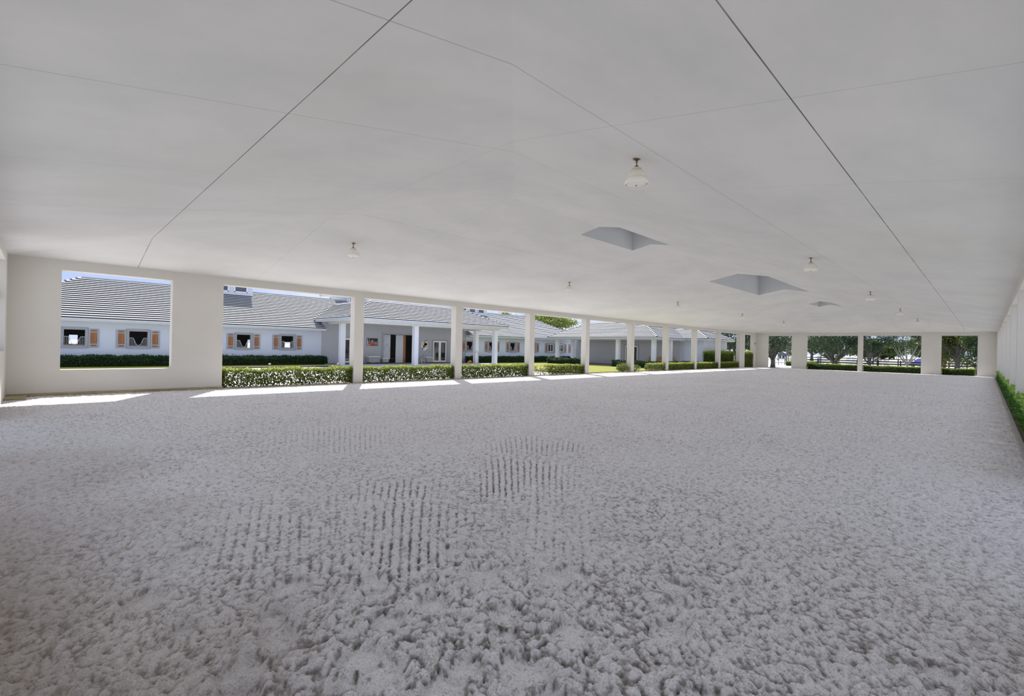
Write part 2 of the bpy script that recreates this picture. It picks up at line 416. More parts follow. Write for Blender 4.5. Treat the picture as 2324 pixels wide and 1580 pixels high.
    for _ in range(18):
        a_ = rg.uniform(0.02, 1.55); d = 2.0 + 1.6 * rg.random()
        prints.append((d * math.cos(a_), d * math.sin(a_), rg.uniform(0.06, 0.10)))
    for cx, cy, R in prints:
        R *= 1.3
        sel = np.where((np.abs(x - cx) < 0.45) & (np.abs(y - cy) < 0.45))[0]
        if len(sel) == 0: continue
        an = math.sin(cx * 91.7 + cy * 47.3) * 3
        dx, dy = x[sel] - cx, y[sel] - cy
        u = dx * math.cos(an) + dy * math.sin(an); w = -dx * math.sin(an) + dy * math.cos(an)
        q = np.hypot(u / (R * 1.12), w / R) + 0.14 * perlin(x[sel] * 9, y[sel] * 9, 40)
        pit = -0.034 * np.clip((1.08 - q) / 0.30, 0, 1) + 0.015 * np.exp(-((q - 1.28) / 0.20) ** 2)
        ins = np.clip((1.0 - q) / 0.3, 0, 1)
        det[sel] = det[sel] * (1 - 0.75 * ins) + 0.008 * ins - 0.005 * np.exp(-((q - 0.98) / 0.13) ** 2)  # colour relief: print floor lightened, shading of the ring wall painted darker
        h[sel] = h[sel] * (1 - 0.75 * ins) + pit + 0.010 * ins * np.clip(1 - (q / 0.8) ** 2, 0, 1)
    edge = np.clip((YL - y) / 0.6, 0, 1)
    h = h * 1.0 + 0.0 * edge
    n = len(x)
    co = np.empty((n, 3), np.float32); co[:, 0] = x; co[:, 1] = y; co[:, 2] = h
    nx, ny = len(xs), len(ys)
    idx = np.arange(nx * ny).reshape(nx, ny)
    q = np.stack([idx[:-1, :-1], idx[1:, :-1], idx[1:, 1:], idx[:-1, 1:]], -1).reshape(-1, 4)
    me = bpy.data.meshes.new('floor')
    me.vertices.add(n); me.vertices.foreach_set('co', co.ravel())
    me.loops.add(q.size); me.loops.foreach_set('vertex_index', q.ravel().astype(np.int32))
    me.polygons.add(len(q)); me.polygons.foreach_set('loop_start', np.arange(0, q.size, 4, dtype=np.int32))
    me.polygons.foreach_set('loop_total', np.full(len(q), 4, np.int32))
    me.update(calc_edges=True)
    me.polygons.foreach_set('use_smooth', np.ones(len(q), bool))
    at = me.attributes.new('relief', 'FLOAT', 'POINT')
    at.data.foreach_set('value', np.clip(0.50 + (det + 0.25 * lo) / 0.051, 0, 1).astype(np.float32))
    at = me.attributes.new('damp', 'FLOAT', 'POINT')
    dm = np.clip((1.35 - x) / 2.0 + 0.28 * perlin(x * 0.8, y * 0.8, 50), 0, 1) * np.clip((13 - y) / 8, 0.15, 1) * 0.85
    dm += np.clip((0.6 - y) / 0.8, 0, 1) * np.clip((x - 8) / 6, 0, 1) * 0.35 * np.clip(0.5 + perlin(x * 3, y * 3, 51), 0, 1)
    at.data.foreach_set('value', np.clip(dm, 0, 1).astype(np.float32))
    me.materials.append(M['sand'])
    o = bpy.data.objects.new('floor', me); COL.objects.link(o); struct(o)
build_sand()

# ------------------------------------------------------------------ outside ground
def flat(name, pts, z, mat):
    mb = MB(); mb.face([(p[0], p[1], z) for p in pts]); o = mb.build(name, mat); return struct(o)
flat('ground_field', [(-300, -300), (700, -300), (700, 600), (-300, 600)], -0.12, M['earth'])
flat('ground_paving', [(-60, YL + 0.0), (60.5, YL + 0.0), (60.5, 34.9), (-60, 34.9)], -0.06, M['pave'])
flat('ground_side_path', [(-8, -9), (XF + 30, -9), (XF + 30, -0.5), (-8, -0.5)], -0.06, M['pave'])
flat('ground_near_path', [(-12, -9), (XN, -9), (XN, 24), (-12, 24)], -0.055, M['pave'])
flat('lawn_strip', [(-30, 34.9), (16.2, 34.9), (16.2, 39.6), (-30, 39.6)], -0.03, M['lawn'])
mb = MB(); mb.box(-30, 16.2, 34.80, 34.92, -0.1, 0.02); struct(mb.build('trim_lawn_edging', M['kerb_dark']))
lawn = [(27.6, 20.3), (60, 20.3), (60, 40), (32.9, 40), (32.9, 34), (30.6, 32.4), (28.2, 29.5), (26.6, 26.0), (26.5, 22.5)]
flat('lawn_courtyard', lawn, -0.03, M['lawn'])
mb = MB()
for a, b_ in zip([lawn[4], lawn[5], lawn[6], lawn[7], lawn[8], lawn[0]], [lawn[5], lawn[6], lawn[7], lawn[8], lawn[0], lawn[1]]):
    mb.tube([(a[0], a[1], -0.02), (b_[0], b_[1], -0.02)], 0.045, 6)
struct(mb.build('trim_lawn_kerb', M['kerb_dark']))
mb = MB(); mb.box(16.4, 32.7, 34.2, 39.6, -0.1, 0.0); mb2 = MB()
struct(mb.build('porch_paving', M['path']))
mb = MB(); mb.box(16.6, 32.6, 37.2, 39.59, -0.05, 0.012); struct(mb.build('porch_rubber_paving', M['asphalt']))
mb = MB(); mb.box(43.5, 49.2, 22.6, 37.4, -0.1, 0.0); struct(mb.build('pavilion_paving', M['asphalt']))
# ground beyond the far wall
flat('lawn_far_verge', [(60.8, -8), (68, -8), (68, 26), (60.8, 26)], -0.05, simple('shaded_verge', (0.05, 0.085, 0.02), (0.03, 0.05, 0.015), 0.95, scale=1.5, bmp=0.3))
flat('ground_far_drive', [(63.5, 14.5), (120, 30), (120, 37), (63.5, 22)], -0.04, M['pave'])
flat('lawn_far_field', [(77, -10), (92, -10), (92, 19.4), (77, 19.4)], -0.045, M['lawn'])
flat('lawn_far_bank', [(90, 31), (125, 44), (125, 52), (92, 40)], -0.02, M['lawn'])

# ------------------------------------------------------------------ arena walls
COLX = [(9.58, 10.01), (15.15, 15.59), (20.77, 21.20), (26.42, 26.86), (32.33, 32.78), (38.02, 38.46), (43.68, 44.11), (49.36, 49.80)]
PIERX = [(55.13, 56.68), (59.57, XF)]
def side_wall(name, pos, thick, board):
    mb = MB()
    open_ = []
    xs = [4.565] + [c for p in COLX for c in p] + [PIERX[0][0], PIERX[0][1], PIERX[1][0]]
    for k in range(0, len(xs), 2): open_.append((xs[k], xs[k + 1], -0.3, HD))
    # merge across columns: columns are separate objects
    holes = [(4.565, 55.13, -0.3, HD), (56.68, 59.57, -0.3, HD), (0.34, 3.06, 0.76, 3.74)]
    wall_mesh(mb, 'y', pos, thick, XN - TH, XF + TH, -0.3, HW, holes)
    o = mb.build(name, M['wall_in']); return struct(o)
side_wall('wall_left', YL, TH, True)
side_wall('wall_right', YR, -TH, False)
mb = MB()
wall_mesh(mb, 'x', XF, TH, YR, YL, -0.3, HW, [(15.70, 18.21, -0.3, 3.72), (4.49, 14.21, -0.3, 3.72), (0.59, 3.05, -0.3, 3.72)])
struct(mb.build('wall_far', M['wall_in']))
mb = MB()
wall_mesh(mb, 'x', XN, -TH, YR, YL, -0.3, HW, [(15.7, 18.6, 1.33, 3.77), (9.53, 14.21, -0.3, 3.72), (4.49, 9.12, -0.3, 3.72), (0.59, 3.05, 1.33, 3.72)])
struct(mb.build('wall_near', M['wall_in']))
# columns
def column_mesh(w, d):
    mb = MB(); mb.box(0, w, 0, d, -0.3, HD); return mb.mesh('column', M['wall_in'])
cm = column_mesh(0.44, TH)
names = ['first', 'second', 'third', 'fourth', 'fifth', 'sixth', 'seventh', 'eighth']
for k, (a, b_) in enumerate(COLX):
    o = link_mesh('column', cm, None, (a, YL, 0))
    tag(o, f'white square stucco column in the barn-side arcade, {names[k]} from the wide pier with the window', 'column', 'columns of the barn-side arcade')
for k, (a, b_) in enumerate(COLX[2:]):
    o = link_mesh('column', cm, None, (a, YR - TH, 0))
    tag(o, f'bluish white column rising behind the glossy hedge on the right, {names[k]} from the picture edge', 'column', 'columns of the right-hand arcade')
for k, (a, b_) in enumerate(COLX[:2]):
    o = link_mesh('column', cm, None, (a, YR - TH, 0))
    tag(o, 'bluish white column of the right-hand arcade beside the camera' + (', nearest' if k == 0 else ', next nearest'), 'column', 'columns of the right-hand arcade')
mb = MB(); mb.box(0, TH, 9.12, 9.53, -0.3, 3.72)
tag(mb.build('column', M['wall_in'], None, (XF, 0, 0)), 'slim stucco column in the far end wall between two hedge-filled openings', 'column')

# ceiling: hipped vault with three light wells, soffit overhang
mb = MB()
XR0, XR1 = XN + (YL - YC), XF - (YL - YC)
ZR = HW + SL * (YL - YC)
def zc(y): return HW + SL * (min(YL - y, y - YR))
wells = [(13.4, 16.9, 8.60, 10.19), (26.15, 34.3, 7.93, 10.93), (43.7, 47.1, 8.60, 10.19)]
cuts = [XR0]
for w in wells: cuts += [w[0], w[1]]
cuts.append(XR1)
for k in range(len(cuts) - 1):
    a, b_ = cuts[k], cuts[k + 1]
    w = next((w for w in wells if w[0] == a), None)
    yl = w[3] if w else YC; yr = w[2] if w else YC
    mb.face([(a, YL, HW), (b_, YL, HW), (b_, yl, zc(yl)), (a, yl, zc(yl))], 0)
    mb.face([(a, YR, HW), (b_, YR, HW), (b_, yr, zc(yr)), (a, yr, zc(yr))], 0)
mb.face([(XN, YL, HW), (XR0, YL, HW), (XR0, YC, ZR)], 0); mb.face([(XN, YR, HW), (XR0, YR, HW), (XR0, YC, ZR)], 0)
mb.face([(XF, YL, HW), (XR1, YL, HW), (XR1, YC, ZR)], 0); mb.face([(XF, YR, HW), (XR1, YR, HW), (XR1, YC, ZR)], 0)
mb.face([(XN, YL, HW), (XN, YR, HW), (XR0, YC, ZR)], 0); mb.face([(XF, YL, HW), (XF, YR, HW), (XR1, YC, ZR)], 0)
for x0, x1, y0, y1 in wells:
    zt = ZR + (1.5 if x1 - x0 > 5 else 1.2)
    mb.face([(x0, y1, zc(y1)), (x1, y1, zc(y1)), (x1, y1, zt), (x0, y1, zt)], 1)
    mb.face([(x0, y0, zc(y0)), (x1, y0, zc(y0)), (x1, y0, zt), (x0, y0, zt)], 1)
    for xx in (x0, x1):
        mb.face([(xx, y0, zc(y0)), (xx, YC, ZR), (xx, y1, zc(y1)), (xx, y1, zt), (xx, y0, zt)], 1)
    mb.face([(x0, y0, zt), (x1, y0, zt), (x1, y1, zt), (x0, y1, zt)], 1)
struct(mb.build('ceiling', [M['ceiling'], M['well']]))
# eaves overhang ring and roof cover outside
mb = MB(); OV = 0.45
xo0, xo1, yo0, yo1 = XN - TH - OV, XF + TH + OV, YR - TH - OV, YL + TH + OV
xi0, xi1, yi0, yi1 = XN - TH, XF + TH, YR - TH, YL + TH
for z in (HW + 0.002,):
    mb.box(xo0, xo1, yo0, yi0, z, z + 0.18); mb.box(xo0, xo1, yi1, yo1, z, z + 0.18)
    mb.box(xo0, xi0, yi0, yi1, z, z + 0.18); mb.box(xi1, xo1, yi0, yi1, z, z + 0.18)
struct(mb.build('trim_eaves', M['fascia']))
# kerb boards
mb = MB(); mb.box(XN + 0.02, 4.56, YL - 0.06, YL, -0.1, 0.085); mb.box(4.56, 54, YL - 0.06, YL - 0.01, -0.1, 0.028)
struct(mb.build('trim_kerb_board', M['board'], bevel=0.006))
mb = MB(); mb.box(XN, XN + 0.42, YL - 1.0, YL - 0.0, -0.1, 0.05); struct(mb.build('trim_corner_board', M['board'], bevel=0.006))
mb = MB(); mb.box(4.6, XF - 1.5, -0.55, -0.47, -0.1, 0.055); struct(mb.build('trim_right_kerb', M['kerb'], bevel=0.01))
mb = MB(); mb.box(4.6, XF - 1.5, -1.3, -0.55, -0.1, 0.02); struct(mb.build('ground_planting_bed', M['soil']))
mb = MB(); mb.box(4.565, 55, YL, YL + 0.75, -0.1, 0.0); struct(mb.build('ground_left_planting_bed', M['soil']))

# ------------------------------------------------------------------ pendant lamps
def make_lamp():
    r = empty('pendant_lamp')
    mb = MB(); mb.lathe([(0.003, 0.0), (0.062, 0.0), (0.066, -0.006), (0.058, -0.016), (0.028, -0.022), (0.014, -0.030)], n=28); mb.build('canopy', M['brass'], r, smooth=True)
    mb = MB(); mb.lathe([(0.012, -0.022), (0.012, -0.05), (0.022, -0.056), (0.022, -0.064), (0.010, -0.072), (0.010, -0.115), (0.030, -0.125), (0.036, -0.150), (0.034, -0.165)], n=20); mb.build('stem', M['brass'], r, smooth=True)
    mb = MB(); mb.lathe([(0.040, -0.160), (0.078, -0.164), (0.080, -0.190), (0.060, -0.200)], n=36)
    for k in range(24):
        a = 2 * math.pi * k / 24; mb.box(0.079 * math.cos(a) - .004, 0.079 * math.cos(a) + .004, 0.079 * math.sin(a) - .004, 0.079 * math.sin(a) + .004, -0.190, -0.164)
    mb.build('fitter_ring', M['rust_ring'], r)
    mb = MB()
    prof = [(0.070, -0.188), (0.100, -0.198), (0.132, -0.228), (0.156, -0.270), (0.174, -0.320), (0.182, -0.352), (0.190, -0.358), (0.193, -0.372), (0.195, -0.425), (0.191, -0.440)]
    mb.lathe(prof + [(a - 0.006, b) for a, b in reversed(prof)], n=40, cap=False)
    mb.build('lamp_shade', M['milk'], r, smooth=True)
    mb = MB(); mb.lathe([(0.004, -0.405), (0.183, -0.418), (0.150, -0.436), (0.08, -0.446), (0.004, -0.448)], n=40, cap=False)
    mb.build('glass_diffuser', M['milk'], r, smooth=True)
    mb = MB(); mb.lathe([(0.004, -0.464), (0.012, -0.46), (0.014, -0.45), (0.006, -0.444)], n=12); mb.build('finial', M['brass'], r, smooth=True)
    return r
proto = make_lamp()
first = True
near_w = ['nearest', 'second nearest', 'middle', 'fourth nearest', 'farthest']
for row, (yy, desc) in enumerate(((4.20, 'row right of the ridge'), (14.45, 'row nearer the barn'))):
    for k, xx in enumerate((7.03, 18.2, 29.7, 41.4, 52.8)):
        o = proto if first else copy_tree(proto); first = False
        o.location = (xx, yy, zc(yy) + 0.004)
        big = 'large-looking ' if (row == 0 and k == 0) else ''
        tag(o, f'{big}milky glass pendant lamp on brass stem, {near_w[k]} in the {desc}', 'ceiling lamp', 'pendant lamps under the vaulted ceiling')

# small fittings on the walls
def wall_lamp(loc, lab, rz=0):
    r = empty('wall_lamp', loc, rz)
    mb = MB(); mb.box(-0.05, 0.05, -0.03, 0.0, -0.09, 0.09); mb.build('back_plate', M['brass'], r)
    mb = MB(); mb.lathe([(0.04, -0.12), (0.055, -0.10), (0.055, 0.08), (0.03, 0.11)], 0, -0.075, 0, 16); mb.build('lamp_body', M['grey_trim'], r, smooth=True)
    tag(r, lab, 'wall light')
wall_lamp((XN - 0.2, 18.598, 2.82), 'small grey cylinder lamp on the near window reveal at the left picture edge', 0)
wall_lamp((59.85, YL - 0.001, 2.80), 'small dark lamp on the last pier of the barn-side arcade', 0)

# ------------------------------------------------------------------ foliage
def leaf_mesh(name, pos, size, mat, tint, aspect=1.7, up=0.0, seed=1, extra=None):
    """pos (n,3), size (n,) -> cloud of pointed leaves"""
    rg = np.random.default_rng(seed); n = len(pos)
    d = rg.normal(size=(n, 3)); d[:, 2] = np.abs(d[:, 2]) * 0.6 + up; d /= np.linalg.norm(d, axis=1)[:, None]
    a = rg.normal(size=(n, 3)); s = np.cross(d, a); s /= np.linalg.norm(s, axis=1)[:, None] + 1e-9
    nn = np.cross(s, d)
    L = (size * aspect)[:, None]; W = (size * 0.5)[:, None]
    p0 = pos; p1 = pos + d * L * 0.45 + s * W + nn * L * 0.06; p2 = pos + d * L; p3 = pos + d * L * 0.45 - s * W + nn * L * 0.06
    co = np.stack([p0, p1, p2, p3], 1).reshape(-1, 3).astype(np.float32)
    q = np.arange(n * 4, dtype=np.int32)
    v0 = len(co)
    me = bpy.data.meshes.new(name)
    tw = extra  # optional MB with twigs / core (material slot 1)
    ev = np.array(tw.v, np.float32).reshape(-1, 3) if tw else np.zeros((0, 3), np.float32)
    allco = np.concatenate([co, ev]); me.vertices.add(len(allco)); me.vertices.foreach_set('co', allco.ravel())
    ls = [np.arange(0, n * 4, 4, dtype=np.int32)]; lt = [np.full(n, 4, np.int32)]; li = [q]; mi = [np.zeros(n, np.int32)]
    if tw:
        st = n * 4
        for f, m_ in zip(tw.f, tw.mi):
            li.append(np.array(f, np.int32) + v0); ls.append(np.array([st], np.int32)); lt.append(np.array([len(f)], np.int32)); mi.append(np.array([1], np.int32)); st += len(f)
    li = np.concatenate(li); ls = np.concatenate(ls); lt = np.concatenate(lt); mi = np.concatenate(mi)
    me.loops.add(len(li)); me.loops.foreach_set('vertex_index', li)
    me.polygons.add(len(ls)); me.polygons.foreach_set('loop_start', ls); me.polygons.foreach_set('loop_total', lt)
    me.update(calc_edges=True)
    me.materials.append(mat)
    if tw: me.materials.append(extra.mat)
    me.polygons.foreach_set('material_index', mi)
    at = me.attributes.new('tint', 'FLOAT', 'POINT')
    tv = np.concatenate([np.repeat(tint, 4), np.zeros(len(ev))]).astype(np.float32); at.data.foreach_set('value', np.clip(tv, 0, 1))
    return me

def hedge_mesh(L, D, H, n, size, mat, seed=1, core=False, coremat=None, ragged=0.04, thin=None, topbright=0.5):
    rg = np.random.default_rng(seed)
    face = rg.random(n)
    p = np.empty((n, 3))
    p[:, 0] = rg.random(n) * L; p[:, 1] = rg.random(n) * D; p[:, 2] = 0.03 + rg.random(n) * (H - 0.03)
    # push most leaves to the clipped shell
    k = face < 0.30; p[k, 1] = rg.random(k.sum()) * D * 0.18
    k = (face >= 0.30) & (face < 0.46); p[k, 1] = D - rg.random(k.sum()) * D * 0.18
    k = (face >= 0.46) & (face < 0.74); p[k, 2] = H - rg.random(k.sum()) * H * 0.14
    k = (face >= 0.74) & (face < 0.78); p[k, 0] = rg.random(k.sum()) * 0.08
    k = (face >= 0.78) & (face < 0.82); p[k, 0] = L - rg.random(k.sum()) * 0.08
    bumpz = 0.05 * H * np.sin(p[:, 0] * 2.9 + seed) + 0.035 * H * np.sin(p[:, 0] * 7.1 + seed * 2)
    p[:, 2] += bumpz * (p[:, 2] / H); p += rg.normal(size=p.shape) * ragged * 0.5
    if thin is not None:
        keep = rg.random(n) < thin(p[:, 0] / L, p[:, 2] / H); p = p[keep]
    p[:, 2] = np.maximum(p[:, 2], 0.01)
    n = len(p)
    tint = 0.25 + 0.35 * rg.random(n) + topbright * np.clip((p[:, 2] / H - 0.72) / 0.28, 0, 1) ** 1.3  # sunlit hedge top painted in as lighter leaf tint
    e = MB(); e.mat = coremat or M['twig']
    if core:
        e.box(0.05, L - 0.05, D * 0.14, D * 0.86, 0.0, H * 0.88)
    else:
        for _ in range(int(L * 9)):
            x = rg.random() * L; y = D * (0.25 + 0.5 * rg.random()); z = H * (0.55 + 0.4 * rg.random())
            e.tube([(x, y, 0), (x + rg.normal() * .05, y + rg.normal() * .03, z * .5), (x + rg.normal() * .12, y + rg.normal() * .07, z)], [0.008, 0.006, 0.003], 4)
    return leaf_mesh('hedge', p, size * (0.7 + 0.6 * rg.random(n)), mat, tint, 1.5, 0.15, seed + 100, e)

# hedges between the barn-side columns
spans = [(4.60, 9.56, 'fills the arcade opening beside the wide pier with the window', 'full'),
         (10.04, 15.12, 'in the second arcade opening, in front of the entrance portico', 'full'),
         (15.62, 20.74, 'in the third arcade opening, below the corner posts of the portico', 'full'),
         (21.23, 26.38, 'in the fourth arcade opening, thinning towards its left end', 'thin'),
         (38.50, 43.64, 'low and even, in the seventh arcade opening', 'low'),
         (44.14, 49.32, 'low and even, in the eighth arcade opening', 'low'),
         (49.83, 55.08, 'low and even, in the last wide arcade opening before the far pier', 'low')]
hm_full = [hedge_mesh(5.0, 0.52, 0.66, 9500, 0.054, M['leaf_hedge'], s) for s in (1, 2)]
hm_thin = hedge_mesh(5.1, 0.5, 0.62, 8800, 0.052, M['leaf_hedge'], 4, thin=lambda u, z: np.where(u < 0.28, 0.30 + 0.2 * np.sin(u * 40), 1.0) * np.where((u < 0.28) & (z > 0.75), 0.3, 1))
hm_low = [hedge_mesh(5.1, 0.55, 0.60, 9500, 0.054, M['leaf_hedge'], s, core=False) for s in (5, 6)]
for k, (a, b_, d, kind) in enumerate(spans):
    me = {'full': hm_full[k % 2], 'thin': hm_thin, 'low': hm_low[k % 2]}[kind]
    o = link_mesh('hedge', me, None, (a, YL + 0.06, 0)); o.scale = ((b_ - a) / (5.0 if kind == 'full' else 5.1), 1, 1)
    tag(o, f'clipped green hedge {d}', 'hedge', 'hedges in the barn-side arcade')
def bush(name, loc, r, h, n, size, mat, lab, seed, cat='shrub', group=None, stem=False):
    rg = np.random.default_rng(seed)
    d = rg.normal(size=(n, 3)); d /= np.linalg.norm(d, axis=1)[:, None]
    rad = rg.random(n) ** 0.33
    p = d * rad[:, None] * np.array([r, r * 0.8, h / 2]); p[:, 2] += h / 2
    p[:, 2] = np.maximum(p[:, 2], 0.02)
    if stem: p[:, 2] = np.maximum(p[:, 2], h * 0.25 + 0.1 * rg.random(n))
    e = MB(); e.mat = M['twig']
    for _ in range(8): 
        a = rg.random() * 6.28; e.tube([(0, 0, 0), (r * .3 * math.cos(a), r * .3 * math.sin(a), h * .4), (r * .7 * math.cos(a), r * .7 * math.sin(a), h * .8)], [0.012, 0.008, 0.003], 4)
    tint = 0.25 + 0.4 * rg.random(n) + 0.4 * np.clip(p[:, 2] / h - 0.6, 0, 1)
    me = leaf_mesh(name, p, size * (0.7 + 0.6 * rg.random(n)), mat, tint, 1.5, 0.15, seed + 9, e)
    o = link_mesh(name, me, None, loc); tag(o, lab, cat, group); return o
bush('shrub', (31.65, YL + 0.30, 0), 0.62, 0.66, 1300, 0.052, M['leaf_hedge'], 'round clipped shrub just left of the fifth arcade column', 31)
bush('shrub', (33.45, YL + 0.30, 0), 0.55, 0.55, 420, 0.052, M['leaf_hedge'], 'thin straggly shrub just right of the fifth arcade column', 32)
bush('shrub', (35.15, YL + 0.28, 0), 0.22, 0.55, 160, 0.05, M['leaf_hedge'], 'tiny upright sapling on the lawn edge in the sixth arcade opening', 33, stem=True)
o = link_mesh('hedge', hedge_mesh(2.35, 0.55, 0.60, 2300, 0.052, M['leaf_hedge'], 8), None, (35.65, YL + 0.06, 0))
tag(o, 'short rounded hedge just left of the sixth arcade column', 'hedge', 'hedges in the barn-side arcade')
mb = MB(); mb.tube([(0, 0, 0), (0.25, 0.03, 0.5), (0.5, 0.06, 0.95)], [0.018, 0.015, 0.008], 6)
tag(mb.build('stake', M['bark'], None, (31.9, YL + 0.4, 0.0)), 'thin dark stick leaning out of the round clipped shrub', 'stick')
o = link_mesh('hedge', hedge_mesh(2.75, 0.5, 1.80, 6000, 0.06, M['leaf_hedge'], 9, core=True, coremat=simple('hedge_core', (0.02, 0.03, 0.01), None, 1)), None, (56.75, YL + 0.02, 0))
tag(o, 'tall clipped hedge filling the narrow opening before the far left corner', 'hedge')
# far wall hedges
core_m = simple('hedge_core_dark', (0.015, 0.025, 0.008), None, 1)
for (y0, y1, d) in ((9.56, 14.18, 'below the wide spreading tree'), (4.52, 9.09, 'below the pale-trunked tree and blue car'), (0.75, 3.02, 'below the dense olive-green tree')):
    o = link_mesh('hedge', hedge_mesh(y1 - y0, 0.6, 0.62, int((y1 - y0) * 1100), 0.055, M['leaf_far'], int(y0 * 10), core=True, coremat=core_m), None, (XF + 0.85, y0, 0), math.pi / 2)
    tag(o, f'low clipped hedge in the far end wall opening {d}', 'hedge', 'hedges in the far end wall')
# right side glossy hedge: one clump per bay
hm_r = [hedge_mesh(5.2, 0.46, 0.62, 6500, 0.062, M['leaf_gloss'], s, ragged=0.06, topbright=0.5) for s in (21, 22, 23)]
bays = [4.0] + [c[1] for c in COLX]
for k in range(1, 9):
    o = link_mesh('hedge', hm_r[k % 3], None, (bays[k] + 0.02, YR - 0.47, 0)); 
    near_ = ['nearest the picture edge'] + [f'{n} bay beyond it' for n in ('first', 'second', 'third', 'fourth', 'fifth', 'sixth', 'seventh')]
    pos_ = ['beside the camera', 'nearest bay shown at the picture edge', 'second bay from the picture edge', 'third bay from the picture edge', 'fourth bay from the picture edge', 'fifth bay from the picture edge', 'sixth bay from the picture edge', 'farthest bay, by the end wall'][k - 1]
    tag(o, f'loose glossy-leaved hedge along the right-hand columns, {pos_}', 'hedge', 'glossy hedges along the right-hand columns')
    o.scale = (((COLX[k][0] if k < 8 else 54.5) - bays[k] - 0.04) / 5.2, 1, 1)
# barn hedges
def barn_hedge(x0, x1, y0, y1, h, lab, rot=False, seed=1):
    L, D = (x1 - x0, y1 - y0) if not rot else (y1 - y0, x1 - x0)
    me = hedge_mesh(L, D, h, int(L * 750), 0.075, M['leaf_dark'], seed, core=True, coremat=core_m, topbright=0.25)
    o = link_mesh('hedge', me, None, (x0, y0, -0.03) if not rot else (x1, y0, -0.03), math.pi / 2 if rot else 0)
    tag(o, lab, 'hedge', 'dark clipped hedges around the courtyard'); return o
barn_hedge(-3.5, 16.6, 38.35, 39.2, 0.66, 'long dark clipped hedge under the shuttered windows of the left barn wing', seed=41)
barn_hedge(31.9, 50.5, 38.35, 39.2, 0.66, 'long dark clipped hedge under the shuttered windows of the right barn wing', seed=42)
barn_hedge(41.4, 42.3, 30.8, 36.0, 0.66, 'dark hedge in front of the left half of the pavilion porch', True, 43)
barn_hedge(41.6, 42.5, 22.2, 27.3, 0.62, 'dark hedge in front of the right half of the pavilion porch', True, 44)
barn_hedge(43.0, 49.3, 21.5, 22.3, 0.62, 'dark hedge along the side of the pavilion porch', False, 45)
me = hedge_mesh(7.2, 0.6, 1.72, 9000, 0.07, M['leaf_far'], 46, core=True, coremat=core_m)
o = link_mesh('hedge', me, None, (49.0, 20.35, 0)); tag(o, 'tall dense hedge against the end wing of the pavilion', 'hedge')

# ------------------------------------------------------------------ trees
def tree(name, loc, trunk_h, trunk_r, crown, n, leaf, mat, bark, lab, seed, cat='tree', group=None, lean=0.0, nb=9, spread=1.0, clusters=60, multi=False, flat_=1.0):
    """crown = (rx, ry, zmin, zmax)"""
    rg = np.random.default_rng(seed)
    root = empty(name, loc)
    rx, ry, z0, z1 = crown
    mb = MB(); tips = []
    cz = (z0 + z1) / 2
    if multi:
        base = [(0, 0, 0), (0, 0, trunk_h)]
        mb.tube([(0, 0, -0.1), (0.02, 0, trunk_h * 0.5), (0, 0, trunk_h)], [trunk_r * 1.35, trunk_r, trunk_r * 1.05], 10)
    else:
        mb.tube([(0, 0, -0.1), (lean * .3, 0, trunk_h * .4), (lean, 0, trunk_h), (lean * 1.2, 0.1, cz), (lean * 1.3, 0, z1 * 0.9)], [trunk_r * 1.4, trunk_r, trunk_r * .9, trunk_r * .6, trunk_r * .15], 9)
    for k in range(nb):
        a = 2 * math.pi * (k + rg.random() * .6) / nb
        e = Vector((rx * spread * (0.55 + 0.4 * rg.random()) * math.cos(a), ry * spread * (0.55 + .4 * rg.random()) * math.sin(a), z0 + (z1 - z0) * (0.25 + 0.65 * rg.random())))
        s0 = Vector((0, 0, trunk_h)) if multi else Vector((lean, 0, trunk_h * (0.8 + .5 * rg.random())))
        m1 = s0.lerp(e, 0.35) + Vector((rg.normal() * .15, rg.normal() * .15, -0.1)); m2 = s0.lerp(e, 0.7) + Vector((rg.normal() * .2, rg.normal() * .2, 0.25))
        rr = trunk_r * (0.55 if multi else 0.35)
        mb.tube([s0 - Vector((0, 0, .05)), m1, m2, e], [rr, rr * .7, rr * .4, rr * .12], 6)
        tips.append(e); tips.append(m2)
        for _ in range(3):
            b_ = m1.lerp(e, rg.random()); e2 = b_ + Vector((rg.normal() * rx * .25, rg.normal() * ry * .25, abs(rg.normal()) * (z1 - z0) * .18))
            mb.tube([b_, b_.lerp(e2, .5) + Vector((0, 0, .08)), e2], [rr * .3, rr * .18, rr * .06], 5); tips.append(e2)
    mb.build('trunk', bark, root, smooth=True)
    if n:
        cc = []
        for _ in range(clusters):
            if rg.random() < 0.45 and tips:
                t_ = tips[rg.integers(len(tips))]; cc.append([t_.x, t_.y, max(t_.z, z0)])
            else:
                d = rg.normal(size=3); d /= np.linalg.norm(d); q = rg.random() ** 0.4
                cc.append([d[0] * rx * q, d[1] * ry * q, cz + d[2] * (z1 - z0) / 2 * q])
        cc = np.array(cc); ci = rg.integers(len(cc), size=n)
        sig = np.array([rx, ry, (z1 - z0) * 0.5 * flat_]) * 0.105
        p = cc[ci] + rg.normal(size=(n, 3)) * sig
        p[:, 2] = np.maximum(p[:, 2], z0 - 0.3)
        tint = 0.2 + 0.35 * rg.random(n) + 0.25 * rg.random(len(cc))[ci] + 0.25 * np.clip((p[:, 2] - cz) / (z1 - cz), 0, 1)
        me = leaf_mesh('foliage', p, leaf * (0.6 + 0.8 * rg.random(n)), mat, tint, 1.6, 0.0, seed + 5)
        link_mesh('foliage', me, root)
    tag(root, lab, cat, group); return root
tree('tree', (63.6, 18.5, 0), 0.95, 0.24, (2.7, 2.7, 1.5, 6.5), 7500, 0.085, M['leaf_tree'], M['bark'], 'dark shade tree forking low just beyond the far left corner opening', 51, multi=True, nb=8, clusters=55)
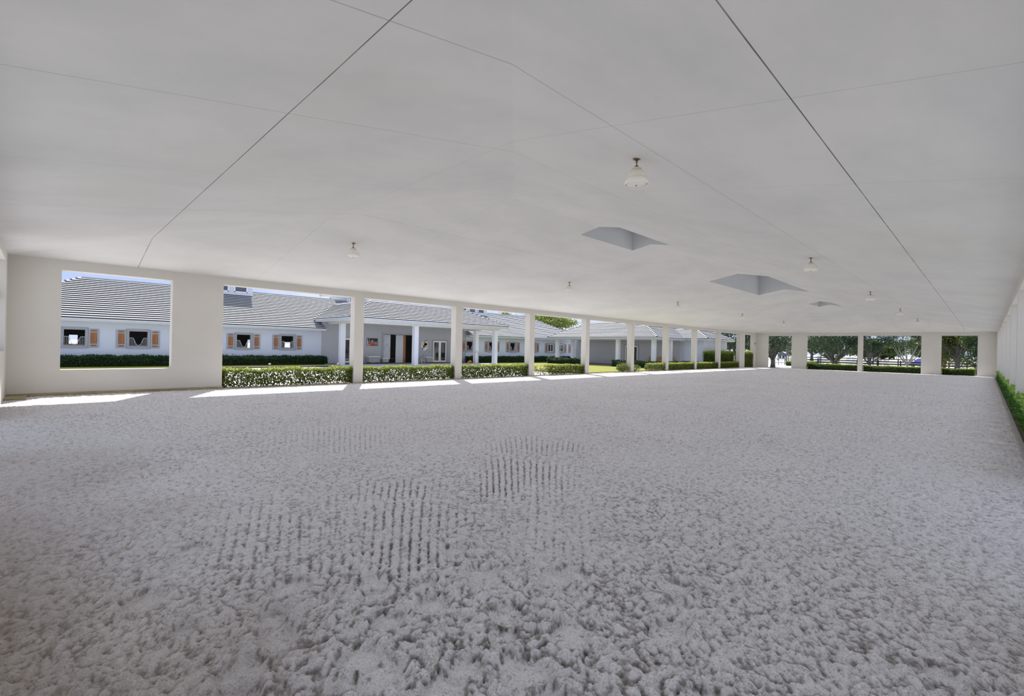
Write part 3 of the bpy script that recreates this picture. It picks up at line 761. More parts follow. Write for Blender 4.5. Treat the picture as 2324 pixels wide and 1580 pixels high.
tree('tree', (72.0, 13.78, 0), 0.75, 0.26, (4.6, 4.6, 1.75, 7.5), 15000, 0.10, M['leaf_tree'], M['bark'], 'wide spreading dark green tree forking low behind the far wall hedge', 52, multi=True, nb=11, clusters=110)
tree('tree', (72.5, 10.2, 0), 0.6, 0.17, (2.7, 2.7, 1.9, 6.5), 6500, 0.09, M['leaf_tree'], M['bark'], 'slimmer multi-stemmed tree just right of the slim far column', 53, multi=True, nb=8, clusters=48)
tree('tree', (74.0, 6.75, 0), 0.62, 0.12, (3.3, 3.3, 2.5, 6.8), 5200, 0.085, M['leaf_tree'], M['bark_pale'], 'open airy tree with pale fanning branches beside the blue car', 54, multi=True, nb=9, clusters=55)
tree('tree', (82.0, 21.8, 0), 4.0, 0.20, (3.6, 3.6, 2.6, 8.5), 6000, 0.12, M['leaf_tree'], M['bark'], 'tall straight-trunked tree by the drive, seen through the far left opening', 55, nb=8, clusters=45)
tree('tree', (73.0, 2.3, 0), 1.5, 0.25, (3.0, 3.0, 0.4, 7.0), 30000, 0.10, M['leaf_pine'], M['bark'], 'dense olive-green tree filling the opening nearest the right corner', 56, nb=10, clusters=90)
tree('tree', (69.5, 0.6, 0), 1.2, 0.15, (1.5, 1.6, 0.3, 4.5), 4500, 0.09, M['leaf_tree'], M['bark'], 'dark bushy small tree at the right side of the opening nearest the corner', 57, nb=7, clusters=40)
tree('tree', (64.5, 23.2, 0), 1.4, 0.2, (3.0, 2.6, 1.7, 6.8), 9000, 0.10, M['leaf_tree'], M['bark'], 'dark green tree showing beyond the end wing of the pavilion', 58, multi=True, nb=8, clusters=60)
tree('tree', (70.5, 62, 0), 6.0, 0.3, (8.5, 5.0, 4.5, 8.2), 16000, 0.20, M['leaf_palm'], M['bark'], 'feathery green tree rising behind the barn roof valley', 59, nb=14, clusters=90, flat_=1.2)
tree('tree', (74.5, 64, 0), 5.5, 0.22, (3.5, 3.0, 7.5, 12.5), 0, 0.1, None, M['bark_pale'], 'bare-branched tree standing up behind the feathery green tree', 60, nb=22)
tree('tree', (88, 40, 0), 3.0, 0.3, (7, 7, 2.0, 9), 9000, 0.24, M['leaf_tree'], M['bark'], 'broad dark tree glimpsed through the narrow opening at the far left corner', 61, nb=9, clusters=70)
# distant tree line
k = 0
for (x, y, rx, h) in ((150, 76, 11, 8), (148, 60, 10, 7), (150, 46, 11, 7.0), (146, 33, 9, 5.8), (150, 20, 9, 6.0), (146, 8, 8, 6.4), (152, -2, 9, 7.0)):
    tree('tree', (x, y, 0), 1.5, 0.35, (5, rx * .75, 0.6, h), 6500, 0.40, M['leaf_line'], M['bark'],
         ['distant bushy tree on the horizon, leftmost of the tree line', 'distant bushy tree behind the dark car', 'distant bushy tree just left of the spreading tree', 'distant bushy tree behind the spreading tree crown', 'distant bushy tree behind the show jumps',
          'distant bushy tree behind the pale-branched tree', 'distant bushy tree at the right end of the tree line'][k], 70 + k, nb=7, clusters=50, group='tree line beyond the riding field'); k += 1

# ------------------------------------------------------------------ tiled roofs
def hip_roof(mb, x0, x1, y0, y1, z, slope, inset_max, course=0.335, step=0.078, ridge=True, gap=None):
    hx = min((x1 - x0) / 2, (y1 - y0) / 2); top = min(inset_max, hx)
    n = max(1, int(round(top * math.hypot(1, slope) / course)))
    ds = [top * i / n for i in range(n + 1)]
    def ring(d, dz): return [(x0 + d, y0 + d, z + d * slope + dz), (x1 - d, y0 + d, z + d * slope + dz), (x1 - d, y1 - d, z + d * slope + dz), (x0 + d, y1 - d, z + d * slope + dz)]
    for i in range(n):
        lo, up, base = ring(ds[i], step), ring(ds[i + 1], 0.0), ring(ds[i], -0.002)
        for k in range(4):
            k2 = (k + 1) % 4
            if gap and k == 0 and ds[i + 1] < gap[2]:
                for xa, xb in ((lo[0][0], gap[0]), (gap[1], lo[1][0])):
                    ua, ub = (up[0][0], gap[0]) if xb == gap[0] else (gap[1], up[1][0])
                    mb.face([(xa, lo[0][1], lo[0][2]), (xb, lo[0][1], lo[0][2]), (ub, up[0][1], up[0][2]), (ua, up[0][1], up[0][2])], 0)
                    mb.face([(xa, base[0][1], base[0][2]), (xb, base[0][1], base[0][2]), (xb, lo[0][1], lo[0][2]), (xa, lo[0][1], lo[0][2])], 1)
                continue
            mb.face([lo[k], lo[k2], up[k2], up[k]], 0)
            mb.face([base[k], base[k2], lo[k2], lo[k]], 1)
    if top < hx: mb.face(ring(top, 0.0), 0)
    # hip and ridge caps
    for cx, cy, sx, sy in ((x0, y0, 1, 1), (x1, y0, -1, 1), (x1, y1, -1, -1), (x0, y1, 1, -1)):
        m_ = max(2, int(top * 1.5 / 0.42))
        for i in range(m_):
            a, b_ = top * i / m_, top * (i + 1) / m_
            mb.tube([(cx + sx * a, cy + sy * a, z + a * slope + 0.05), (cx + sx * b_, cy + sy * b_, z + b_ * slope + 0.02)], [0.085, 0.06], 6, 0)
            mb.tube([(cx + sx * (a - .01), cy + sy * (a - .01), z + a * slope + 0.05), (cx + sx * (a + .02), cy + sy * (a + .02), z + a * slope + 0.052)], [0.09, 0.09], 6, 1)
    if ridge:
        r = [(x0 + top, y0 + top), (x1 - top, y0 + top), (x1 - top, y1 - top), (x0 + top, y1 - top)]
        for k in range(4):
            a, b_ = r[k], r[(k + 1) % 4]
            if math.hypot(a[0] - b_[0], a[1] - b_[1]) > 0.3: mb.tube([(*a, z + top * slope + 0.02), (*b_, z + top * slope + 0.02)], 0.09, 6, 0)
def eave_band(mb, x0, x1, y0, y1, z, dx, h=0.2):
    """fascia ring plus soffit"""
    t_ = 0.04
    mb.box(x0, x1, y0, y0 + t_, z - h, z - 0.004); mb.box(x0, x1, y1 - t_, y1, z - h, z - 0.004)
    mb.box(x0, x0 + t_, y0 + t_, y1 - t_, z - h, z - 0.004); mb.box(x1 - t_, x1, y0 + t_, y1 - t_, z - h, z - 0.004)
    # gutter lip
    mb.box(x0 - 0.05, x1 + 0.05, y0 - 0.07, y0, z - 0.10, z - 0.006)
    mb.box(x0 - 0.07, x0, y0, y1, z - 0.10, z - 0.006)
    # soffit
    mb.box(x0 + t_, x1 - t_, y0 + t_, y0 + dx, z - h, z - h + 0.02, 1); mb.box(x0 + t_, x1 - t_, y1 - dx, y1 - t_, z - h, z - h + 0.02, 1)
    mb.box(x0 + t_, x0 + dx, y0 + dx, y1 - dx, z - h, z - h + 0.02, 1); mb.box(x1 - dx, x1 - t_, y0 + dx, y1 - dx, z - h, z - h + 0.02, 1)

# ------------------------------------------------------------------ stable building
YW = 39.6; ZE = 2.94; SLR = 0.493
barn = empty('stable_building', (24.6, 39.6, 0))
def P(mb, name, mats, root, **k):        # build in world coordinates under a root that is not at the origin
    o = mb.build(name, mats, root, **k); o.location = (-root.location.x, -root.location.y, -root.location.z); return o
holes = []
WX = [-1.82, 1.31, 4.42, 7.56, 10.70, 13.87]
WXR = [32.86, 36.10, 39.45, 42.90]
for c_ in WX + WXR: holes.append((c_ - 0.49, c_ + 0.49, 1.24, 2.24))
for c_ in (46.33, 48.38): holes.append((c_ - 0.49, c_ + 0.49, 1.24, 2.24))
holes += [(22.43, 25.93, -0.2, 2.68), (28.02, 29.70, -0.2, 2.22), (18.40, 20.08, -0.2, 2.22)]
mb = MB(); wall_mesh(mb, 'y', YW, 0.22, -3.7, 52.9, -0.3, ZE + 0.3, holes)
wall_mesh(mb, 'x', -3.7, 0.2, YW + 0.22, 50.4, -0.3, ZE + 0.3, []); wall_mesh(mb, 'x', 52.9, -0.2, YW + 0.22, 50.4, -0.3, ZE + 0.3, [])
P(mb, 'wall', [M['barn_wall']], barn)
mb = MB(); wall_mesh(mb, 'y', 50.4, -0.2, -3.7, 52.9, -0.3, ZE + 0.3, [(1.35, 1.85, 1.25, 1.95), (13.9, 14.2, 1.0, 1.9), (14.35, 14.6, 1.0, 1.9), (17.3, 17.9, 1.2, 1.75)])
P(mb, 'rear_wall', M['dark'], barn)  # coloured near black to stand for the unlit interior
mb = MB(); wall_mesh(mb, 'y', YW - 0.012, 0.01, 16.6, 32.3, -0.1, 3.62, [h_ for h_ in holes if 17 < h_[0] < 31]); P(mb, 'entrance_wall', M['shade_wall'], barn)  # thin skin over the stable wall, carries the painted portico shade
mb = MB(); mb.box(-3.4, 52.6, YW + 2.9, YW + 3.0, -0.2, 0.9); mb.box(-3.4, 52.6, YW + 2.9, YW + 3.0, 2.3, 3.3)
for x in np.arange(-3.4, 52.6, 3.13):
    if 21.5 < x < 27: continue
    mb.box(x + 0.05, x + 0.15, YW + 0.24, YW + 3.0, -0.2, 3.2)
mb.box(3.0, 7.3, YW + 2.9, YW + 3.0, 0.9, 2.3); mb.box(32, 52, YW + 2.9, YW + 3.0, 0.9, 2.3)
mb.box(-3.6, 52.8, YW + 0.23, 50.3, 3.22, 3.26)
mb.box(-3.6, 52.8, YW + 0.23, 50.3, -0.11, -0.06)
P(mb, 'stall_partitions', M['dark'], barn)
mb = MB(); hip_roof(mb, -4.3, 53.5, 38.9, 51.1, ZE, SLR, 6.1, gap=(16.68, 32.25, 1.75)); P(mb, 'main_roof', [M['tile'], M['tile_butt']], barn)
mb = MB(); eave_band(mb, -4.3, 16.68, 38.9, 51.1, ZE + 0.0, 0.69, 0.2); eave_band(mb, 32.25, 53.5, 38.9, 51.1, ZE + 0.0, 0.69, 0.2); P(mb, 'eaves', [M['fascia'], M['soffit']], barn)
# tower and dormers
def clerestory(name, x0, x1, y0, y1, zb, zt, wins, ov, w=0.98, wb=5.83, wt=6.62):
    mb = MB(); wall_mesh(mb, 'y', y0, 0.12, x0, x1, zb, zt, [(c - w / 2 + .05, c + w / 2 - .05, wb + .05, wt - .05) for c in wins])
    wall_mesh(mb, 'x', x0, 0.12, y0 + 0.12, y1, zb, zt, []); wall_mesh(mb, 'x', x1, -0.12, y0 + 0.12, y1, zb, zt, []); wall_mesh(mb, 'y', y1, -0.12, x0, x1, zb, zt, [])
    wl = P(mb, name + '_wall', M['barn_wall'], barn)
    for c in wins:
        mb = MB()
        for a, b_, z, q in ((c - w / 2, c + w / 2, wb, wb + .07), (c - w / 2, c + w / 2, wt - .07, wt), (c - w / 2, c - w / 2 + .07, wb, wt), (c + w / 2 - .07, c + w / 2, wb, wt)): mb.box(a, b_, y0 - 0.03, y0 + 0.05, z, q)
        f = P(mb, 'clerestory_window', M['white_paint'], barn)
        mb = MB(); mb.box(c - w / 2 + .05, c + w / 2 - .05, y0 + .03, y0 + .045, wb + .05, wt - .05); g = mb.build('pane', M['glass_blue'], f)
    mb = MB(); hip_roof(mb, x0 - ov, x1 + ov, y0 - ov, y1 + ov, zt, 0.45, 99); P(mb, name + '_roof', [M['tile'], M['tile_butt']], barn)
    mb = MB(); eave_band(mb, x0 - ov, x1 + ov, y0 - ov, y1 + ov, zt, ov, 0.16); P(mb, name + '_eaves', [M['fascia'], M['soffit']], barn)
clerestory('tower', 21.2, 28.52, 44.7, 48.6, 4.6, 6.72, [21.96, 23.37, 24.77, 26.18, 27.58], 0.75, w=1.0, wb=5.45, wt=6.32)
clerestory('dormer', 8.0, 12.57, 44.25, 45.75, 5.3, 6.75, [8.86, 10.26, 11.66], 0.35)
clerestory('dormer', 34.8, 39.36, 44.25, 45.75, 5.3, 6.75, [35.57, 36.97, 38.38], 0.35)
# stall windows
def yoke_grille(mb, hw, zb, zt):
    """bars either side of a U shaped neck opening"""
    def top(x):
        a = abs(x)
        if a > 0.30: return zt
        k = max(0, a - 0.0) / 0.30; return zb + 0.04 + (zt - zb - 0.04) * (0.5 - 0.5 * math.cos(math.pi * k ** 1.4))
    pts = [(x, 0, top(x)) for x in np.linspace(-hw, hw, 33)]
    mb.tube(pts, 0.014, 6)
    mb.tube([(-hw, 0, zb), (hw, 0, zb)], 0.012, 6)
    for x in np.arange(-hw + 0.045, hw, 0.073):
        if top(x) - zb > 0.06: mb.tube([(x, 0, zb), (x, 0, top(x))], 0.009, 5)
def shutter_mesh():
    mb = MB(); w, h = 0.50, 1.16
    t_, d = 0.055, 0.035
    def frame(a, b_, z, q): mb.box(a, b_, -0.035, 0.0, z, q, 0)
    mb.box(0, w, -0.012, 0.0, 0, h, 0)
    frame(0, 0.085, 0, h); frame(w - 0.085, w, 0, h); frame(0.085, w - 0.085, 0, 0.05); frame(0.085, w - 0.085, h - 0.05, h)
    frame(0.085, w - 0.085, 0.17, 0.23); frame(0.085, w - 0.085, h - 0.23, h - 0.17)
    mb.box(0.085, w - 0.085, -0.018, -0.012, 0.23, h - 0.23, 1)
    for z0 in (0.065, h - 0.155):
        mb.box(0.11, w - 0.11, -0.02, -0.012, z0, z0 + 0.09, 1)
    return mb.mesh('shutter', [M['shutter_grey'], M['shutter_wood']])
SHM = shutter_mesh()
def window_proto():
    mb = MB()
    for a, b_, z, q in ((-0.62, 0.62, 2.23, 2.38), (-0.62, 0.62, 1.10, 1.24), (-0.62, -0.48, 1.24, 2.23), (0.48, 0.62, 1.24, 2.23)): mb.box(a, b_, -0.06, 0.04, z, q)
    return mb.mesh('stall_window', M['grey_trim'])
WM = window_proto()
mb = MB(); yoke_grille(mb, 0.48, 1.27, 1.80); GM = mb.mesh('grille', M['metal_grille'])
mb = MB()
for a, b_, z, q in ((-0.48, 0.48, 2.17, 2.23), (-0.48, 0.48, 1.24, 1.30), (-0.48, -0.42, 1.30, 2.17), (0.42, 0.48, 1.30, 2.17), (-0.03, 0.03, 1.30, 2.17)): mb.box(a, b_, -0.01, 0.03, z, q)
SASH = mb.mesh('sash', M['white_paint'])
mb = MB(); mb.box(-0.43, 0.43, 0.03, 0.04, 1.28, 2.2); PANE = mb.mesh('pane', M['glass'])
def add_window(x, glazed=False, root=barn, sh=(True, True), y=YW):
    f = link_mesh('stall_window', WM, root, (x - root.location.x, y - root.location.y, 0))
    if glazed:
        link_mesh('sash', SASH, f); link_mesh('pane', PANE, f)
    else: link_mesh('grille', GM, f, (0, 0.0, 0))
    if sh[0]: link_mesh('shutter', SHM, f, (-0.635 - 0.50, -0.015, 1.15))
    if sh[1]: link_mesh('shutter', SHM, f, (0.635, -0.015, 1.15))
for x in WX + WXR: add_window(x)
add_window(46.33, True); add_window(48.38, True)
f = link_mesh('shutter', SHM, barn, (49.98 - barn.location.x, YW - 0.015 - barn.location.y, 1.15))
# french doors
def french_door(root, cx, y, w=1.68, h=2.20, rz=0):
    mb = MB()
    for a, b_, z, q in ((-w / 2 - .14, -w / 2, 0.0, h + .14), (w / 2, w / 2 + .14, 0.0, h + .14), (-w / 2, w / 2, h, h + .14)): mb.box(a, b_, -0.05, 0.04, z, q)
    d = mb.build('french_door', M['grey_trim'], root, (cx - root.location.x, y - root.location.y, 0)); d.rotation_euler = (0, 0, rz)
    for s in (-1, 1):
        mb = MB(); x0, x1 = (-w / 2, -0.01) if s < 0 else (0.01, w / 2)
        mb.box(x0, x0 + .13, 0.0, 0.05, 0.05, h); mb.box(x1 - .13, x1, 0.0, 0.05, 0.05, h); mb.box(x0 + .13, x1 - .13, 0.0, 0.05, 0.05, 0.20); mb.box(x0 + .13, x1 - .13, 0.0, 0.05, h - .13, h)
        mb.build('door_leaf', M['white_paint'], d)
        mb = MB(); mb.box(x0 + .12, x1 - .12, 0.02, 0.03, 0.18, h - .12); mb.build('pane', M['glass'], d)
    mb = MB(); mb.tube([(0.05, -0.02, 1.12), (0.05, -0.06, 1.12), (-0.06, -0.06, 1.10)], 0.012, 6); mb.tube([(-0.03, -0.01, 1.0), (-0.03, -0.01, 1.2)], 0.018, 6)
    mb.build('handle', M['metal_grille'], d)
    return d
french_door(barn, 28.86, YW); french_door(barn, 19.24, YW)
# large aisle doorway
mb = MB()
for a, b_, z, q in ((22.27, 22.43, 0, 2.84), (25.93, 26.09, 0, 2.84), (22.43, 25.93, 2.68, 2.84)): mb.box(a, b_, YW - 0.06, YW + 0.04, z, q)
P(mb, 'doorway_frame', M['grey_trim'], barn)
mb = MB(); mb.box(22.44, 23.32, YW + 0.30, YW + 0.36, 0.35, 2.66); mb.tube([(22.5, YW + .28, 1.0), (23.05, YW + .28, 1.85), (23.3, YW + .28, 1.2)], 0.012, 5); mb.box(22.46, 22.56, YW + .24, YW + .30, 0.95, 1.2); mb.tube([(23.12, YW + .27, 1.12), (23.3, YW + .27, 1.12)], .02, 6)
P(mb, 'sliding_door', M['fascia'], barn)
mb = MB(); mb.box(23.92, 24.72, YW + 0.30, YW + 0.36, 0.0, 2.66); P(mb, 'sliding_door', M['fascia'], barn)
mb = MB(); mb.box(24.72, 24.98, YW + 0.28, YW + 0.36, 0.0, 2.66); P(mb, 'wooden_door_edge', M['shutter_wood'], barn)
mb = MB(); mb.box(22.2, 26.1, YW + 4.0, YW + 4.1, -0.05, 3.2); P(mb, 'aisle_dark_backing', M['dark'], barn)  # dark sheet standing in for the unlit depth of the aisle
for (x, z) in ((26.85, 0.72), (27.52, 1.07)):
    mb = MB(); mb.box(x - .05, x + .05, YW - .04, YW, z - .06, z + .06); P(mb, 'socket_box', M['grey_trim'], barn)
tag(barn, 'long white stable building with pale tiled roof, dormers and wood-shuttered stall windows', 'building')

# ------------------------------------------------------------------ entrance portico
port = empty('entrance_portico', (24.55, 34.4, 0))
mb = MB(); hip_roof(mb, 16.26, 32.83, 33.6, 48.5, 3.75, 0.485, 3.4); P(mb, 'portico_roof', [M['tile'], M['tile_butt']], port)
mb = MB(); eave_band(mb, 16.26, 32.83, 33.6, 40.6, 3.75, 0.9, 0.24)
mb.box(17.16, 31.93, 34.5, 39.5, 3.53, 3.55, 1)
P(mb, 'portico_eaves', [M['fascia'], M['soffit']], port)
mb = MB(); mb.box(17.15, 31.95, 34.25, 34.62, 3.36, 3.53); mb.box(17.15, 17.5, 34.62, 39.6, 3.36, 3.53); mb.box(31.6, 31.95, 34.62, 39.6, 3.36, 3.53); P(mb, 'portico_beam', M['soffit'], port)
for (x, y) in ((17.4, 34.42), (22.5, 34.42), (26.95, 34.42), (31.75, 34.42), (17.35, 37.3), (31.75, 37.3)):
    mb = MB(); mb.box(x - .2, x + .2, y - .2, y + .2, -0.02, 3.37); P(mb, 'post', M['post_white'], port)
tag(port, 'wide portico with hipped tile roof on square white posts before the stable', 'portico')

# ------------------------------------------------------------------ pavilion at the end of the courtyard
pav = empty('pavilion', (46.5, 30.0, 0))
ZP = 3.05
mb = MB(); hip_roof(mb, 43.0, 60.0, 23.0, 37.3, ZP, 0.5, 3.6); P(mb, 'porch_roof', [M['tile'], M['tile_butt']], pav)
mb = MB(); hip_roof(mb, 49.2, 56.8, 20.6, 36.5, ZP + 0.03, 0.5, 99); P(mb, 'wing_roof', [M['tile'], M['tile_butt']], pav)
mb = MB(); eave_band(mb, 43.0, 60.0, 23.0, 37.3, ZP, 0.9, 0.22); P(mb, 'porch_eaves', [M['fascia'], M['soffit']], pav)
mb = MB(); eave_band(mb, 49.2, 56.8, 20.6, 36.0, ZP + .03, 0.6, 0.2); P(mb, 'wing_eaves', [M['fascia'], M['soffit']], pav)
mb = MB(); mb.box(43.9, 60, 23.9, 36.4, ZP - 0.22, ZP - 0.2); P(mb, 'porch_ceiling', M['soffit'], pav)
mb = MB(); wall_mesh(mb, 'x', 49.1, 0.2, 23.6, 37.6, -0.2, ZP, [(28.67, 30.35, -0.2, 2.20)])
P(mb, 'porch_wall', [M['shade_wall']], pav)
mb = MB(); wall_mesh(mb, 'y', 37.6, 0.2, 49.1, 59, -0.2, ZP, []); wall_mesh(mb, 'y', 21.2, 0.2, 49.8, 56.1, -0.2, ZP, [])
wall_mesh(mb, 'x', 49.8, 0.2, 21.4, 23.6, -0.2, ZP, []); wall_mesh(mb, 'x', 56.1, -0.2, 21.4, 36, -0.2, ZP, [])
P(mb, 'wall', [M['barn_wall']], pav)
for (x, y) in ((43.9, 36.45), (43.9, 32.2), (43.9, 28.0), (43.9, 23.8), (46.7, 36.3), (46.7, 23.45)):
    mb = MB(); mb.box(x - .19, x + .19, y - .19, y + .19, -0.02, ZP - 0.2); P(mb, 'post', M['post_white'], pav)
french_door(pav, 49.1, 29.5, 1.68, 2.20, -math.pi / 2)
tag(pav, 'low pavilion with posted porch and hipped roof closing the courtyard on the right', 'building')

# ------------------------------------------------------------------ things under the portico
def poster(x0, x1, z0, z1, lab, blocks, bg, name='poster'):
    r = empty(name, ((x0 + x1) / 2, YW - 0.0125, z0)); w, h = x1 - x0, z1 - z0
    mb = MB(); mb.box(-w / 2, w / 2, -0.03, 0.0, 0, h); mb.build('panel', bg, r)
    for nme, mat, polys in blocks:
        mb = MB()
        for j, pl in enumerate(polys):
            mb.face([(-w / 2 + a * w, -0.032 - 0.0004 * j, b_ * h) for a, b_ in pl])
        mb.build(nme, mat, r)
    tag(r, lab, 'picture'); return r
cols = {n: simple('print_' + n, c, None, 0.6) for n, c in (('dark', (0.03, 0.035, 0.03)), ('red', (0.62, 0.06, 0.06)), ('pink', (0.6, 0.28, 0.27)), ('white', (0.75, 0.75, 0.72)), ('orange', (0.8, 0.33, 0.02)), ('grey', (0.35, 0.37, 0.40)), ('green', (0.14, 0.2, 0.12)), ('pale', (0.55, 0.58, 0.62)), ('sand', (0.5, 0.45, 0.35)))}
def q4(a, b_, c, d): return [(a, c), (b_, c), (b_, d), (a, d)]
poster(20.73, 21.81, 1.60, 2.27, 'framed dark picture with a red car shape hung left of the aisle doorway',
       [('red_shape', cols['red'], [[(.28, .08), (.36, .05), (.42, .12), (.70, .12), (.78, .2), (.74, .4), (.45, .42), (.36, .52), (.30, .35)]]), ('pink_shape', cols['pink'], [q4(.1, .27, .05, .2)]),
        ('light_marks', cols['white'], [q4(0.02, .98, .47, .50), q4(.42, .56, .58, .68), q4(.02, .06, .05, .9), q4(.2, .22, .5, .9), q4(.8, .83, .1, .4)]), ('green_patch', cols['green'], [q4(.78, .97, .1, .42), q4(.04, .26, .22, .42)])], cols['dark'], 'framed_picture')
poster(26.56, 27.36, 1.21, 2.25, 'unframed tall poster with orange and red patches between doorway and glass door',
       [('orange_patch', cols['orange'], [[(.3, .5), (.95, .5), (1, .72), (.3, .72)]]), ('red_patch', cols['red'], [[(.42, .46), (.75, .46), (.85, .62), (.7, .74), (.45, .7)]]),
        ('dark_marks', cols['dark'], [[(.2, .45), (.4, .2), (.6, .42), (.5, .5)], q4(.45, .95, .93, .99), q4(.35, .6, .78, .86), [(.75, .05), (.95, .02), (.9, .2)], q4(.05, .3, .88, .94), [(.05, .1), (.3, .05), (.2, .3)]]),
        ('white_marks', cols['white'], [[(.6, .1), (.9, .05), (1, .3), (.7, .35)], q4(.02, .15, .3, .5), [(.35, .05), (.6, .02), (.5, .2)]]), ('sand_patch', cols['sand'], [[(.65, .3), (.95, .3), (.9, .46), (.6, .46)]])], cols['pale'])
def tack_trunk(x0, x1, z1, y, lab, d=0.55, feet=0.1, side=0.0):
    w = x1 - x0; h = z1
    r = empty('tack_trunk', ((x0 + x1) / 2, y, 0.0125))
    mb = MB(); mb.box(-w / 2, w / 2, -d / 2, d / 2, feet, h - .09); mb.build('body', M['trunk_grey'], r, bevel=.008)
    mb = MB(); mb.box(-w / 2 - .015, w / 2 + .015, -d / 2 - .015, d / 2 + .015, h - .09, h); mb.build('lid', M['trunk_lid'], r, bevel=.01)
    mb = MB()
    for a, b_, z, q in ((-w / 2, w / 2, feet, feet + .03), (-w / 2, -w / 2 + .03, feet, h - .09), (w / 2 - .03, w / 2, feet, h - .09), (-w * .3, w * .3, h * .5, h * .5 + .02), (-w * .3, w * .3, h * .35, h * .35 + .015)): mb.box(a, b_, -d / 2 - .008, -d / 2, z, q)
    mb.build('edging', M['trunk_lid'], r)
    for sx in (-1, 1):
        for sy in (-1, 1):
            mb = MB(); mb.tube([(sx * (w / 2 - .08), sy * (d / 2 - .08) - .02, .045), (sx * (w / 2 - .08), sy * (d / 2 - .08) + .02, .045)], .045, 10); mb.box(sx * (w / 2 - .08) - .02, sx * (w / 2 - .08) + .02, sy * (d / 2 - .08) - .02, sy * (d / 2 - .08) + .02, .05, feet + .01)
            mb.build('caster', M['rubber'], r)
    tag(r, lab, 'trunk', 'tack trunks under the portico'); return r
tack_trunk(20.55, 21.55, 0.64, 38.95, 'wide grey tack trunk on casters under the picture with the red car')
tack_trunk(21.85, 22.42, 0.47, 38.85, 'small grey tack box beside the left jamb of the aisle doorway')
tack_trunk(26.62, 27.38, 0.58, 38.95, 'grey tack trunk between the white stool and the glass door')
def stool(x, y, mat, lab, h=0.52, w=0.42):
    r = empty('step_stool', (x, y, 0.0125))
    mb = MB(); mb.box(-w / 2, w / 2, -.16, .16, h - .05, h); mb.build('top', M['grey_trim'], r, bevel=.01)
    for sx in (-1, 1):
        for sy in (-1, 1):
            mb = MB(); mb.tube([(sx * w * .25, sy * .1, h - .05), (sx * w * .5, sy * .18, 0.0)], .026, 6); mb.build('leg', mat, r)
    mb = MB(); mb.tube([(-w * .36, -.13, h * .45), (w * .36, -.13, h * .45)], .018, 6); mb.build('rung', mat, r)
    tag(r, lab, 'stool')
stool(26.17, 38.75, M['white_paint'], 'white splay-legged step stool beside the right portico trunk')
stool(25.6, 38.95, M['grey_trim'], 'dark grey folding stand left of the white step stool', .48, .36)
# garden cart in the doorway
r = empty('utility_cart', (23.55, 40.9, -0.055))
mb = MB(); mb.box(-.45, .35, -.3, .3, .22, .5); mb.build('body', M['rubber'], r, bevel=.03)
mb = MB(); mb.box(.38, .80, -.25, .2, .0, .42); mb.box(.62, .80, -.22, .2, .42, .78); mb.build('seat', M['rubber'], r, bevel=.04)
mb = MB(); mb.box(.34, .62, -.255, .0, .40, .46); mb.build('seat_pad', M['red'], r, bevel=.01)
for s in (-.3, .22):
    for yy in (-.3, .3):
        mb = MB(); mb.tube([(s, yy - .05, .16), (s, yy + .05, .16)], .16, 14); mb.build('wheel', M['rubber'], r)
tag(r, 'black utility cart with a red seat pad in the dark aisle doorway', 'cart')
# pumpkins and hose by the rear post
def pumpkin(x, y, s, lab):
    r = empty('pumpkin', (x, y, 0.0125)); mb = MB()
    n = 30; prof = [(math.sin(math.pi * k / 10), -math.cos(math.pi * k / 10)) for k in range(11)]
    i = 0
    for (rr, z) in prof:
        for k in range(n):
            a = 2 * math.pi * k / n; f_ = s * max(rr, .02) * (1 - .10 * abs(math.cos(a * 5)))
            mb.v.append((f_ * math.cos(a), f_ * math.sin(a), s * .72 * (z + 1)))
    for j in range(10):
        for k in range(n):
            mb.f.append((j * n + k, j * n + (k + 1) % n, (j + 1) * n + (k + 1) % n, (j + 1) * n + k)); mb.mi.append(0)
    mb.build('flesh', M['orange'], r, smooth=True)
    mb = MB(); mb.tube([(0, 0, s * 1.38), (s * .08, 0, s * 1.7)], s * .1, 6); mb.build('stalk', M['stalk'], r)
    tag(r, lab, 'pumpkin', 'pumpkins by the rear portico post')
pumpkin(31.05, 37.35, .19, 'larger orange pumpkin at the foot of the rear right portico post')
pumpkin(30.72, 37.2, .13, 'smaller orange pumpkin left of the larger one by the rear portico post')
mb = MB(); mb.tube([(31.5, 37.07, 1.05), (31.62, 37.0, 1.25), (31.72, 36.98, 1.2), (31.85, 36.97, 1.0), (31.88, 37.0, .6), (31.9, 37.03, .25), (31.95, 37.05, .02)], .022, 8)
tag(mb.build('garden_hose', M['hose'], None), 'grey garden hose hanging down the rear right portico post', 'hose')
for (x, y, lab) in ((11.8, 37.2, 'small white path light on the grass strip below the left barn hedge'), (16.75, 36.7, 'small white path light on the grass beside the left portico post')):
    r = empty('path_light', (x, y, -0.03))
    mb = MB(); mb.lathe([(0.02, 0), (0.02, 0.06)], n=8); mb.build('stake', M['grey_trim'], r)
    mb = MB(); mb.lathe([(0.02, 0.06), (0.08, 0.09), (0.095, 0.14), (0.07, 0.19), (0.01, 0.21)], n=16); mb.build('globe', M['milk'], r, smooth=True)
    tag(r, lab, 'path light')
